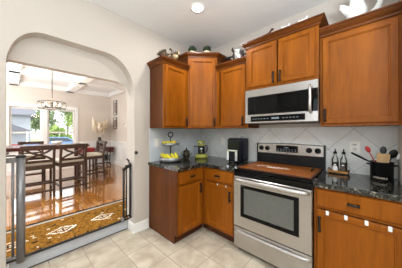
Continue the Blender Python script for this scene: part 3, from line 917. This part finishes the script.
# air fryer
t = thing('air_fryer', 'black air fryer with silver bracket handle on the back counter', 'air fryer', (.885, -.185, .90))
m = MB(); m.box(-.105, .105, -.115, .125, .01, .332, .03, 4); m.build('body', 'navy', t)
m = MB(); m.box(-.095, .095, -.122, -.11, .185, .315, .005, 2); m.build('control_face', 'black_gloss', t)
m = MB(); m.box(-.098, .098, -.124, -.11, .02, .178, .006, 2); dw = m.build('basket_drawer', 'black', t)
m = MB(); m.bar((-.066, -.150, .165), (-.066, -.150, .035), .034, .016, (0, 1, 0)); m.bar((.066, -.150, .165), (.066, -.150, .035), .034, .016, (0, 1, 0)); m.box(-.083, .083, -.158, -.122, .155, .178, .004)
m.build('handle', 'silver', dw)
m = MB(); m.box(-.03, .03, -.150, -.122, .04, .155, .004); m.build('grip', 'black', dw)
for sx in (-.08, .08):
    for sy in (-.09, .10):
        m = MB(); m.cyl((sx, sy, 0), (sx, sy, .014), .012, 10); m.build('foot', 'black', t)
m = MB(); m.tube([(.035, .03, .331), (.04, .03, .350), (.07, .03, .350), (.075, .03, .331)], .006, 8); m.build('top_vent', 'chrome', t)

# ------------------------------------------------------------------ counter objects, right
t = thing('condiment_tray', 'small wooden tray on black feet holding the oil bottles', 'tray', (2.0, -.115, .90), math.radians(-4))
m = MB(); m.box(-.082, .082, -.045, .045, .012, .024, .002); m.box(-.082, .082, -.049, -.043, .012, .034, .001); m.box(-.082, .082, .043, .049, .012, .034, .001); m.build('board', 'traywood', t)
for sx in (-.07, .07):
    m = MB(); m.bar((sx, -.04, .006), (sx, .04, .006), .012, .012); m.build('foot', 'blackmetal', t)
    m = MB(); m.tube([(sx*1.12, -.03, .02), (sx*1.17, -.03, .045), (sx*1.17, .03, .045), (sx*1.12, .03, .02)], .004, 6); m.build('handle', 'blackmetal', t)
def bottle(lb, loc):
    t = thing('oil_bottle', lb, 'bottle', loc, 0, 'oil bottles on the tray')
    m = MB(); m.lathe([(.026, 0), (.029, .003), (.029, .105), (.024, .125), (.012, .148), (.011, .172), (.013, .175)], seg=20); m.build('glass_body', 'bottleglass', t)
    m = MB(); m.lathe([(.024, .004), (.0265, .005), (.0265, .085), (.001, .086)], seg=18); m.build('oil', 'oil', t)
    m = MB(); m.lathe([(.012, .170), (.015, .176), (.015, .190), (.006, .196), (.004, .222), (.001, .223)], seg=14); m.build('pourer', 'black', t)
    return t
b0 = bottle('left tall glass oil bottle with black pourer on wooden tray', (1.972, -.098, .924))
copy_tree(b0, (2.040, -.100, .924), 0, 'right tall glass oil bottle with black pourer on wooden tray')
def shaker(lb, loc, mat, g):
    t = thing('shaker', lb, 'shaker', loc, 0, g)
    m = MB(); m.lathe([(.016, 0), (.021, .002), (.023, .02), (.019, .048), (.014, .055)], seg=16); m.build('body', mat, t)
    m = MB(); m.lathe([(.0145, .055), (.016, .058), (.015, .070), (.006, .076), (.001, .077)], seg=16); m.build('cap', 'chrome', t)
shaker('short shaker of white salt in front of left oil bottle', (1.975, -.141, .924), 'salt', 'shakers on the tray')
shaker('short shaker of grey pepper in front of right oil bottle', (2.036, -.143, .924), 'pepper', 'shakers on the tray')
CX, CY = 2.302, -.165
t = thing('utensil_crock', 'black metal utensil crock with side handles and white lettering', 'crock', (CX, CY, .90))
m = MB(); m.lathe([(.070, 0), (.073, .003), (.073, .150), (.077, .154), (.077, .160), (.071, .160), (.068, .012), (.0, .010)], seg=36); m.build('body', 'black', t)
for s_ in (-1, 1):
    m = MB(); m.tube([(s_*.072, -.022, .130), (s_*.094, -.018, .134), (s_*.094, .018, .134), (s_*.072, .022, .130)], .005, 8); m.build('handle', 'blackmetal', t)
m = MB(); m.text('UTENSILS', .0215, Matrix.Rotation(math.radians(-10), 4, 'Z') @ Matrix.Translation((0, 0, .026)), wrap=.0732)
m.build('lettering', 'letter', t)
cv = Vector((CX-2.209, CY+2.357, 0)).normalized(); cr_ = Vector((cv.y, -cv.x, 0))     # away from and across the room
def utensil(name, lb, kind, b, tip, mat, r=.005, dep=(0, 0), w=.036):
    p0 = Vector((CX, CY, .90))+cr_*b[0]+UP*b[1]+cv*dep[0]; p1 = Vector((CX, CY, .90))+cr_*tip[0]+UP*tip[1]+cv*dep[1]
    d = p1-p0; L = d.length; Z = d.normalized(); Y = (-cv-Z*(-cv).dot(Z)).normalized(); X = Y.cross(Z)
    o = bpy.data.objects.new(name, None); COL.objects.link(o); o.location = p0
    o.rotation_euler = Matrix((X, Y, Z)).transposed().to_euler()
    m = MB(); m.cyl((0, 0, 0), (0, 0, L-.03), r, 8, r1=r*.8); m.build('shaft', mat, o)
    m = MB()
    if kind == 'spoon': m.ell((0, 0, L-.03), (w*.6, .007, w), 14)
    elif kind == 'ladle': m.ell((0, -.008, L-.03), (w*.7, .014, w), 14)
    elif kind == 'spatula': m.prism([(-.012, L-.10), (.012, L-.10), (w, L-.075), (w*1.05, L), (-w*1.05, L), (-w, L-.075)], -.003, .003, 'y')
    elif kind == 'turner': m.prism([(-.006, L-.06), (.006, L-.06), (.013, L-.045), (.013, L), (-.013, L), (-.013, L-.045)], -.002, .002, 'y')
    elif kind == 'handle': m.tube([(0, 0, L-.13), (0, 0, L-.06), (0, 0, L)], .008, 8, radii=[.007, .010, .008])
    m.build('head' if kind != 'handle' else 'grip', mat, o)
    return tag(o, lb, 'utensil', 'utensils in the crock')
utensil('spatula', 'wide pale wooden spatula in the middle of the utensil crock', 'spatula', (-.005, .015), (.012, .232), 'spoonwood', dep=(-.03, -.035), w=.038)
utensil('spoon', 'red silicone spoon sticking out of the utensil crock', 'spoon', (.01, .02), (-.098, .288), 'red', dep=(0, .0), w=.030)
utensil('turner', 'long black handle leaning far left out of the utensil crock', 'handle', (.045, .085), (-.200, .222), 'black', .006, dep=(-.01, -.02))
utensil('ladle', 'dark grey-green silicone spoon at back of the utensil crock', 'spoon', (.0, .02), (.012, .285), 'greytool', dep=(.02, .045), w=.036)
utensil('ladle', 'black ladle leaning right out of the utensil crock', 'ladle', (.0, .02), (.078, .258), 'black', dep=(.01, .0), w=.040)
utensil('whisk', 'thin metal utensil leaning farthest right out of the crock', 'turner', (.02, .02), (.118, .245), 'steel', .003, dep=(.02, .03))

# ------------------------------------------------------------------ on top of the cabinets
t = thing('bird_figurine', 'bronze bird figurines with raised wings on the leftmost wall cabinet', 'figurine', (.27, -.94, 2.265), math.radians(40))
t.scale = (1.15, 1.15, 1.15)
m = MB(); m.ell((0, 0, .045), (.055, .035, .038), 16); m.tube([(.035, 0, .06), (.055, 0, .085), (.05, 0, .115), (.032, 0, .135), (.018, 0, .128)], .010, 8, radii=[.016, .011, .009, .012, .007]); m.box(-.04, .04, -.025, .025, 0, .012, .004); m.build('body', 'bronze', t)
m = MB()
for i in range(6):
    a = math.radians(95+i*13); m.tube([(-.02, 0, .05), (-.02+.06*math.cos(a), 0, .05+.05*math.sin(a)), (-.02+.115*math.cos(a), 0, .05+.085*math.sin(a))], .01, 6, radii=[.014, .020, .008], flat=.7)
m.build('wing', 'bronze', t)
m = MB(); m.ell((.085, .0, .04), (.042, .03, .034), 14); m.tube([(.11, 0, .05), (.13, 0, .075), (.128, 0, .10), (.112, 0, .112)], .009, 8, radii=[.014, .010, .010, .006]); m.build('small_bird', 'brass', t)
m = MB()
for i in range(4):
    a = math.radians(60+i*16); m.tube([(.09, .02, .05), (.09+.05*math.cos(a), .02, .05+.04*math.sin(a)), (.09+.08*math.cos(a), .02, .05+.07*math.sin(a))], .008, 6, radii=[.008, .010, .003])
m.build('small_wing', 'bronze', t)
rnd = random.Random(3)
def topiary(lb, loc):
    t = thing('topiary_ball', lb, 'plant', loc, 0, 'topiary balls on the corner cabinet')
    t.scale = (.92, .92, .84)
    m = MB(); m.lathe([(.034, 0), (.040, .004), (.046, .045), (.049, .048), (.049, .056), (.042, .056), (.04, .045), (.0, .045)], seg=20); m.build('pot', 'cream', t)
    m = MB(); m.ell((0, 0, .095), (.052, .052, .05), 14); m.leaves((0, 0, .095), (.064, .064, .058), 420, .012, rnd, .8); m.build('foliage', 'green', t)
    return t
t0 = topiary('left round green topiary ball in a cream pot on the corner cabinet', (.335, -.545, 2.446))
copy_tree(t0, (.495, -.405, 2.446), 1.0, 'right round green topiary ball in a cream pot on the corner cabinet')
t = thing('silver_pot', 'silver pot with a dark side handle beside the raised microwave cabinet', 'pot', (.945, -.27, 2.268), math.radians(36))
t.scale = (1.0, 1.0, 1.12)
m = MB(); m.lathe([(.062, 0), (.074, .004), (.080, .06), (.074, .105), (.078, .112), (.070, .114)], seg=28); m.build('body', 'silver', t)
m = MB(); m.lathe([(.076, .113), (.076, .119), (.05, .136), (.012, .145), (.013, .158), (.003, .164)], seg=24); m.build('lid', 'silver', t)
m = MB(); m.tube([(-.075, 0, .06), (-.11, 0, .055), (-.16, -.0, .045), (-.185, 0, .045)], .012, 8, radii=[.010, .012, .016, .012]); m.build('handle', 'black', t)
m = MB(); m.tube([(-.06, -.03, .10), (-.085, -.03, .13), (-.078, -.03, .155)], .012, 8, radii=[.014, .016, .008]); m.tube([(-.06, -.045, .02), (-.085, -.045, .05), (-.06, -.05, .075)], .009, 6); m.build('dark_mount', 'iron', t)
m = MB(); m.tube([(.078, 0, .09), (.115, 0, .085), (.118, 0, .04), (.078, 0, .03)], .012, 8); m.build('grip', 'iron', t)
o = None
t = thing('carved_figurine', 'long dark carved wooden animal lying on the microwave cabinet', 'figurine', (1.345, -.36, 2.405), 0)
m = MB(); m.tube([(-.09, 0, .012), (-.05, 0, .018), (0, 0, .022), (.045, 0, .030), (.072, 0, .052)], .012, 8, radii=[.006, .012, .014, .012, .009]); m.build('body', 'drift', t)
m = MB(); m.ell((.085, 0, .062), (.022, .012, .014), 12); m.build('head', 'drift', t)
for x in (-.05, .02):
    for s_ in (-1, 1):
        m = MB(); m.cyl((x, s_*.012, .016), (x-.006, s_*.02, 0), .005, 6); m.build('foot', 'drift', t)
def orn(lb, loc, rz):
    t = thing('ceramic_ornament', lb, 'ornament', loc, rz, 'white ornaments on the microwave cabinet')
    m = MB(); m.ell((0, 0, .028), (.034, .022, .028), 14); m.tube([(.02, 0, .04), (.034, 0, .06), (.034, 0, .075)], .01, 8, radii=[.014, .010, .009]); m.build('body', 'white_cer', t)
    m = MB(); m.tube([(-.02, 0, .035), (-.05, 0, .055)], .01, 6, radii=[.014, .004]); m.build('tail', 'white_cer', t)
    return t
o0 = orn('left small white ceramic ornament peeking over the microwave cabinet crown', (1.57, -.34, 2.405), .4)
copy_tree(o0, (1.735, -.34, 2.405), .1, 'right small white ceramic ornament peeking over the microwave cabinet crown')
t = thing('white_pitcher', 'large white ceramic pitcher on the far right wall cabinet', 'pitcher', (2.14, -.27, 2.29), math.radians(25))
t.scale = (.98, .98, 1.0)
m = MB(); m.lathe([(.050, 0), (.056, .004), (.072, .05), (.076, .09), (.062, .14), (.046, .18), (.050, .22), (.056, .23), (.048, .228), (.04, .18), (.03, .1), (.0, .09)], seg=28); m.build('body', 'white_cer', t)
m = MB(); m.tube([(-.045, 0, .085), (-.085, 0, .125), (-.112, 0, .15), (-.128, 0, .15)], .02, 10, radii=[.042, .032, .026, .024]); m.build('spout', 'white_cer', t)
m = MB(); m.tube([(.055, 0, .035), (.10, 0, .045), (.15, 0, .09), (.175, 0, .15), (.15, 0, .205), (.05, 0, .215)], .015, 10, radii=[.024, .024, .022, .018, .014, .012], flat=1.3); m.build('handle', 'white_cer', t)

# ------------------------------------------------------------------ recessed ceiling light
def can(lb, loc):
    t = thing('ceiling_light', lb, 'light', loc)
    m = MB(); m.lathe([(.062, -.002), (.085, -.006), (.088, 0.0), (.062, .0)], seg=32); m.build('trim_ring', 'white', t)
    m = MB(); m.lathe([(.0, -.004), (.062, -.004), (.062, -.001), (.0, -.001)], seg=32); m.build('diffuser', 'led', t)
can('round recessed ceiling light glowing above the kitchen corner', (.79, -.90, CEIL))

# ------------------------------------------------------------------ safety gate
t = thing('safety_gate', 'black and grey metal safety gate standing open in the archway', 'gate', (-.085, (AL+AR)/2, F))
GY = (AL+AR)/2
def gy(y): return y-GY
m = MB(); m.cyl((0, gy(-2.302), -.0), (0, gy(-2.302), .945), .030, 20); m.build('post', 'gatemetal', t)
m = MB(); m.lathe([(.034, .945), (.034, .962), (.012, .970), (.001, .971)], c=(0, gy(-2.302), 0), seg=20); m.build('post_cap', 'gateblack', t)
m = MB(); m.bar((0, gy(AL), .925), (0, gy(-2.33), .925), .02, .045); m.bar((0, gy(AL), .06), (0, gy(-2.33), .06), .02, .025); m.cyl((0, gy(-2.352), .06), (0, gy(-2.352), .93), .009, 10); m.build('hinge_panel', 'gatemetal', t)
m = MB(); m.bar((.0, gy(AL), .965), (0, gy(-2.335), .965), .024, .012); m.build('top_bar', 'gateblack', t)
m = MB(); m.bar((0, gy(-2.33), .040), (0, gy(AR), .040), .012, .012); m.build('floor_bar', 'gateblack', t)
m = MB()
m.cyl((0, gy(-1.372), .052), (0, gy(-1.372), .69), .014, 10); m.cyl((0, gy(-1.335), .07), (0, gy(-1.335), .715), .009, 8); m.cyl((0, gy(-1.286), .052), (0, gy(-1.286), .765), .014, 10)
m.bar((0, gy(-1.385), .685), (0, gy(-1.275), .745), .028, .032); m.bar((0, gy(-1.372), .075), (0, gy(-1.284), .075), .018, .02)
m.build('fixed_panel', 'gateblack', t)
m = MB(); m.box(-.016, .016, gy(-1.35), gy(-1.31), .715, .745, .006); m.tube([(0, gy(-1.30), .76), (0, gy(-1.305), .80), (0, gy(-1.335), .825)], .010, 8); m.build('latch', 'gateblack', t)
m = MB(); m.box(-.02, .02, gy(-1.40), gy(-1.372), .02, .075, .004); m.build('foot_bracket', 'gatemetal', t)
t = thing('gate_bumper', 'small dark round gate mount on the wall right of the arch', 'mount', (0, -1.248, 1.045))
m = MB(); m.cyl((0, 0, 0), (.008, 0, 0), .022, 16); m.build('plate', 'gateblack', t)
m = MB(); m.cyl((.008, 0, 0), (.034, 0, 0), .013, 12); m.build('stud', 'gateblack', t)

# ------------------------------------------------------------------ runner rug
m = MB(); m.box(-.37, .37, -.95, .95, 0, .008, .003)
o = m.build('runner_rug', 'rug', None, (-.54, -1.93, F))
tag(o, 'ochre runner rug with pale stepped diamonds on the hardwood behind the gate', 'rug')

# ------------------------------------------------------------------ dining furniture
def dining_chair(lb):
    """faces -y in its own frame: the back is at +y"""
    t = thing('dining_chair', lb, 'chair', (0, 0, 0), 0, 'counter-height dining chairs')
    w, d, sh, bh = .205, .20, .60, .94
    for sx in (-1, 1):
        m = MB(); m.bar((sx*w, -d, 0), (sx*w, -d, sh-.02), .036, .036, (0, 1, 0)); m.build('leg', 'espresso', t)
        m = MB(); m.rings([[(sx*w+a*.018, y+b*.02, z) for a, b in ((-1, -1), (1, -1), (1, 1), (-1, 1))] for y, z in ((d+.03, 0), (d, .30), (d-.005, .60), (d+.03, .80), (d+.055, bh-.02))]); m.build('leg', 'espresso', t)
    m = MB(); m.box(-w, w, -d, d, sh-.09, sh-.02, .004); m.build('apron', 'espresso', t)
    m = MB(); m.box(-w-.015, w+.015, -d-.02, d-.028, sh-.02, sh+.045, .02, 3); m.build('seat', 'seat', t)
    m = MB(); m.bar((-w, -d, .20), (w, -d, .20), .022, .04); m.bar((-w, d+.012, .26), (w, d+.012, .26), .022, .036)
    m.bar((-w, d+.02, .12), (w, d+.02, .12), .022, .03)
    for sx in (-1, 1): m.bar((sx*w, -d, .16), (sx*w, d+.015, .16), .022, .036)
    m.build('stretcher', 'espresso', t)
    m = MB(); m.rings([[(x, d+.055-.02*math.cos(x/w*PI/2)*-0+.012+dy-.0, z) for dy, z in ((-.014, bh-.065), (.014, bh-.065), (.014, bh), (-.014, bh))] for x in [-w-.03+i*(2*w+.06)/8 for i in range(9)]]); m.build('top_rail', 'espresso', t)
    m = MB(); m.bar((-w, d+.005, .655), (w, d+.005, .655), .022, .045); m.build('lower_rail', 'espresso', t)
    m = MB()
    for s_ in (-1, 1):
        pts = [(s_*(-w+.02), d+.006, .675), (s_*-.10, d+.03, .735), (0, d+.034, .775), (s_*.10, d+.04, .815), (s_*(w-.02), d+.052, .88)]
        for i in range(4): m.bar(pts[i], pts[i+1], .020, .034, (0, 0, 1)) if False else m.bar(pts[i], pts[i+1], .034, .018, (0, 1, 0))
    m.build('cross_brace', 'espresso', t)
    return t
# back at +y local; facing -x world means local -y -> -x : rotate by -90
c0 = dining_chair('dark X-back dining chair seen through the arch directly right of grey gate post')
c0.location = (-2.20, -2.035, F); c0.rotation_euler = (0, 0, math.radians(-90))
copy_tree(c0, (-2.20, -1.555, F), math.radians(-84), 'dark X-back dining chair on the near side of the table, second from gate post')
copy_tree(c0, (-2.90, -.98, F), math.radians(8), 'dark X-back dining chair at the right end of the dining table')
copy_tree(c0, (-3.62, -2.03, F), math.radians(90), 'dark X-back dining chair on the window side of the table')
t = thing('dining_table', 'dark counter-height wooden dining table in front of the window', 'table', (-2.92, -1.85, F))
m = MB(); m.box(-.46, .46, -.95, .72, .855, .885, .006); m.build('tabletop', 'mahogany', t)
m = MB(); m.box(-.40, .40, -.88, .65, .815, .855); m.build('apron', 'mahogany', t)
for sx in (-.38, .38):
    for sy in (-.86, .63):
        m = MB(); m.box(sx-.04, sx+.04, sy-.04, sy+.04, 0, .855, .005); m.build('leg', 'mahogany', t)
t = thing('white_bowl', 'small white bowl on the dining table between the two near chairs', 'bowl', (-2.78, -1.68, F+.885))
m = MB(); m.lathe([(.05, 0), (.055, .004), (.09, .05), (.105, .09), (.10, .09), (.08, .05), (.0, .012)], seg=24); m.build('body', 'white_cer', t)
t = thing('stool', 'red-topped stool behind the right end of the dining table', 'stool', (-3.72, -.92, F))
m = MB(); m.box(-.2, .2, -.2, .2, .60, .72, .03, 3); m.build('seat', 'redcloth', t)
for sx in (-.16, .16):
    for sy in (-.16, .16):
        m = MB(); m.box(sx-.02, sx+.02, sy-.02, sy+.02, 0, .60, .003); m.build('leg', 'espresso', t)
m = MB(); m.bar((-.16, -.16, .2), (.16, -.16, .2), .02, .03); m.build('stretcher', 'espresso', t)
m = MB(); m.bar((-.16, .16, .2), (.16, .16, .2), .02, .03); m.build('stretcher', 'espresso', t)
# sewing table with iron treadle base
t = thing('sewing_table', 'small dark red sewing table with iron treadle base in dining corner', 'table', (-4.55, -.16, F))
m = MB(); m.box(-.22, .22, -.36, .28, .60, .64, .004); m.build('tabletop', 'mahogany', t)
m = MB(); m.box(-.20, .20, -.34, -.19, .47, .60, .003); m.build('drawer', 'mahogany', t)
m = MB(); m.box(-.20, .20, .12, .27, .47, .60, .003); m.build('drawer', 'mahogany', t)
for y in (-.24, .17):
    m = MB()
    for s_ in (-1, 1):
        m.tube([(s_*.19, y, 0), (s_*.15, y, .05), (s_*.09, y, .15), (s_*.13, y, .30), (s_*.16, y, .47), (s_*.15, y, .60)], .014, 8)
        m.tube([(s_*.09, y, .15), (0, y, .25), (-s_*.13, y, .40)], .009, 6)
    m.bar((-.19, y, .06), (.19, y, .06), .02, .02); m.build('iron_leg', 'iron', t)
m = MB(); m.bar((0, -.24, .09), (0, .17, .09), .16, .015); m.bar((.1, -.24, .33), (.1, .17, .33), .015, .02); m.cyl((-.06, .08, .26), (-.06, .10, .26), .12, 20); m.build('treadle', 'iron', t)
t = thing('pampas_vase', 'vase of tall cream pampas plumes on the sewing table', 'vase', (-4.52, -.30, F+.64))
t.scale = (1.25, 1.25, 1.18)
m = MB(); m.lathe([(.05, 0), (.06, .004), (.085, .08), (.08, .16), (.045, .24), (.04, .28), (.05, .30), (.04, .29), (.03, .2), (.0, .19)], seg=22); m.build('vessel', 'vase', t)
rnd = random.Random(11)
for k in range(11):
    a = 2*PI*k/11+.3; ln = .10+.20*rnd.random(); h = .62+.20*rnd.random()
    m = MB(); p0 = Vector((0, 0, .25)); p1 = Vector((math.cos(a)*ln*.45, math.sin(a)*ln*.45, .45)); p2 = Vector((math.cos(a)*ln, math.sin(a)*ln, h))
    m.tube([p0, p1, p2], .004, 5)
    d = (p2-p1)
    m.tube([p1, p1+d*.25, p1+d*.6, p1+d*.9, p1+d*1.15], .03, 8, radii=[.008, .03, .042, .03, .006])
    m.leaves(p1+d*.6, (.055, .055, .15), 110, .022, rnd, .4)
    m.build('plume', 'pampas', t)
# pictures
def picture(lb, x0, x1, z0, z1):
    t = thing('framed_picture', lb, 'picture', ((x0+x1)/2, .22, (z0+z1)/2), 0, 'pictures on the dining wall')
    w_, h_ = (x1-x0)/2, (z1-z0)/2
    m = MB(); m.rings([RR(-w_, w_, -h_, h_, 0), RR(-w_, w_, -h_, h_, -.022), RR(-w_+.022, w_-.022, -h_+.022, h_-.022, -.022), RR(-w_+.022, w_-.022, -h_+.022, h_-.022, -.008)], cap1=False); m.build('frame', 'frame', t)
    m = MB(); m.box(-w_+.02, w_-.02, -.010, -.004, -h_+.02, h_-.02); m.build('mat_board', 'mat', t)
    m = MB(); m.box(-w_+.06, w_-.06, -.012, -.010, -h_+.07, h_-.07); m.build('print', 'photo', t)
picture('upper black framed picture on the right dining wall', -4.62, -4.33, 1.93, 2.46)
picture('lower black framed picture on the right dining wall', -4.64, -4.33, 1.43, 1.84)
t = thing('wall_control', 'small white control box on dining wall right of pictures', 'switch', (-3.65, .22, 1.56))
m = MB(); m.box(-.05, .05, -.02, 0, -.065, .065, .005); m.build('case', 'plate', t)
m = MB(); m.box(-.03, .03, -.022, -.019, .0, .04); m.build('screen', 'slot', t)
# chandelier
CHX, CHY = -2.92, -1.745
t = thing('chandelier', 'nickel drum-cage chandelier with lit bulbs over the dining table', 'chandelier', (CHX, CHY, 1.82))
def ring(mb, z, r, tr): mb.tube([(r*math.cos(2*PI*i/36), r*math.sin(2*PI*i/36), z) for i in range(36)], tr, 6, closed=True)
m = MB(); ring(m, .02, .235, .008); ring(m, .16, .235, .008); ring(m, .015, .16, .006)
for k in range(6):
    a = 2*PI*k/6+.2; m.tube([(.235*math.cos(a), .235*math.sin(a), .02), (.262*math.cos(a), .262*math.sin(a), .09), (.235*math.cos(a), .235*math.sin(a), .16)], .004, 6)
for k in range(4):
    a = PI/2*k+.4; m.cyl((0, 0, .16), (.235*math.cos(a), .235*math.sin(a), .16), .005, 6)
m.build('cage', 'nickel', t)
m = MB(); m.cyl((0, 0, .10), (0, 0, .90), .009, 10); m.lathe([(.06, .90), (.06, .915), (.02, .918)], seg=20); m.lathe([(.012, .06), (.025, .08), (.025, .13), (.012, .16)], seg=14); m.build('stem', 'nickel', t)
for k in range(5):
    a = 2*PI*k/5+.25; cx_, cy_ = .135*math.cos(a), .135*math.sin(a)
    m = MB(); m.tube([(0, 0, .07), (cx_*.6, cy_*.6, .05), (cx_, cy_, .055)], .006, 6); m.lathe([(.014, .05), (.016, .07), (.014, .085)], c=(cx_, cy_, 0), seg=12); ar = m.build('arm', 'nickel', t)
    m = MB(); m.lathe([(.009, .085), (.016, .102), (.019, .118), (.014, .136), (.003, .144)], c=(cx_, cy_, 0), seg=14); m.build('bulb', 'bulb', ar)
lamp('chandelier_lamp', 'POINT', (CHX, CHY, 1.93), 14, (1, .86, .68), .1)

# ------------------------------------------------------------------ outside
GZ = -.6
m = MB(); m.box(-70, -5.2, -45, 40, GZ-.1, GZ); struct(m.build('ground', 'grass'))
m = MB(); m.box(-40, -17, -40, 30, GZ, GZ+.02); struct(m.build('street', 'asphalt'))
def car(lb, loc, rz, paint):
    t = thing('parked_car', lb, 'car', loc, rz)
    prof = [(-2.2, .35), (-2.25, .75), (-2.0, .92), (-1.45, .98), (-.85, 1.40), (.55, 1.42), (1.15, .98), (2.0, .85), (2.2, .62), (2.2, .32)]
    m = MB()
    def sec(y, k): return [(p[0]*(.97 if k else 1), y, p[1] if p[1] < 1 else p[1]) for p in prof]
    m.rings([[(p[0]*.96, -.70 if p[1] > 1.1 else -.80, p[1]) for p in prof], [(p[0], -.62 if p[1] > 1.1 else -.76, p[1]) for p in prof], [(p[0], .62 if p[1] > 1.1 else .76, p[1]) for p in prof], [(p[0]*.96, .70 if p[1] > 1.1 else .80, p[1]) for p in prof]])
    m.build('body', paint, t)
    for s_ in (-1, 1):
        m = MB(); m.rings([[(a, s_*(.79 if c < 1.1 else .72), c) for a, c in ((-1.25, 1.02), (.98, 1.02), (.50, 1.36), (-.78, 1.34))], [(a, s_*.84 if c < 1.1 else s_*.735, c) for a, c in ((-1.25, 1.02), (.98, 1.02), (.50, 1.36), (-.78, 1.34))]]); m.build('side_window', 'carglass', t)
    m = MB(); m.rings([[(a, b, c) for a, b, c in ((.66, -.58, 1.37), (.66, .58, 1.37), (1.16, .68, 1.01), (1.16, -.68, 1.01))], [(a+.03, b, c+.03) for a, b, c in ((.66, -.58, 1.37), (.66, .58, 1.37), (1.16, .68, 1.01), (1.16, -.68, 1.01))]]); m.build('windscreen', 'carglass', t)
    for x in (-1.35, 1.35):
        for s_ in (-1, 1):
            m = MB(); m.cyl((x, s_*.62, .33), (x, s_*.83, .33), .33, 20); wh = m.build('wheel', 'rubber', t)
            m = MB(); m.cyl((x, s_*.83, .33), (x, s_*.845, .33), .19, 14); m.build('hub_cap', 'steel', wh)
    return t
car('blue car parked across the street, seen through the right window', (-19.6, .55, GZ+.02), math.radians(-96), 'bluecar')
car('red car parked outside, a little of it showing low in the left window', (-17.6, -4.0, GZ+.02), math.radians(-70), 'redcar')
t = thing('neighbour_house', 'white sided house with a grey roof seen through the left window', 'house', (-27, -6.2, GZ))
m = MB(); m.box(-3, 3, -5, 5.2, 0, 3.6); m.build('wall', 'siding', t)
m = MB(); m.prism([(-3.5, 3.6), (3.5, 3.6), (3.5, 3.72), (0, 5.2), (-3.5, 3.72)], -5.4, 5.6, 'y'); m.build('roof', 'roof', t)
m = MB(); m.prism([(1.4, 2.02), (5.1, 2.02), (5.1, 2.10), (3.2, 2.98), (1.4, 2.10)], 3.0, 4.1, 'x'); m.build('porch_roof', 'roof', t)
for y in (1.6, 4.9):
    m = MB(); m.box(3.9, 4.05, y-.07, y+.07, 0, 2.02); m.build('porch_post', 'white', t)
m = MB(); m.box(3.0, 3.06, 1.2, 2.4, 1.0, 2.4); wdw = m.build('window', 'white', t)
m = MB(); m.box(3.06, 3.08, 1.3, 2.3, 1.1, 2.3); m.build('pane', 'carglass', wdw)
rnd = random.Random(5)
def tree(lb, loc, h, r, mat, n, name='leafy_tree'):
    t = thing(name, lb, 'tree', loc, 0, 'trees beyond the street')
    m = MB(); m.tube([(0, 0, 0), (.05, .03, h*.4), (-.05, 0, h*.75)], .15, 8, radii=[.2, .14, .06])
    for k in range(6):
        a = 2*PI*k/6; m.tube([(.03, 0, h*(.3+.06*k)), (math.cos(a)*r*.5, math.sin(a)*r*.5, h*(.45+.07*k)), (math.cos(a)*r*.9, math.sin(a)*r*.9, h*(.55+.06*k))], .05, 6, radii=[.07, .045, .015])
    m.build('trunk', 'bark', t)
    m = MB()
    for k in range(7):
        c = (rnd.uniform(-.5, .5)*r, rnd.uniform(-.5, .5)*r, h*rnd.uniform(.35, .85)); m.leaves(c, (r*.6, r*.6, h*.2), n//7, .22, rnd, .3)
    m.build('foliage', mat, t)
tree('pale green tree beyond the blue car, right window', (-29, 5.2, GZ), 7.5, 2.6, 'leaf', 1500)
tree('grey-green tree behind the blue car, just right of window mullion', (-40, 5.0, GZ), 9.0, 2.7, 'leaf2', 1300)
tree('sparse tree left of the window mullion beside the white house', (-33, .9, GZ), 7.5, 1.9, 'leaf2', 1000)
tree('bushy green shrub tree low behind the window mullion', (-25, 1.4, GZ), 2.6, 1.6, 'leaf', 600)
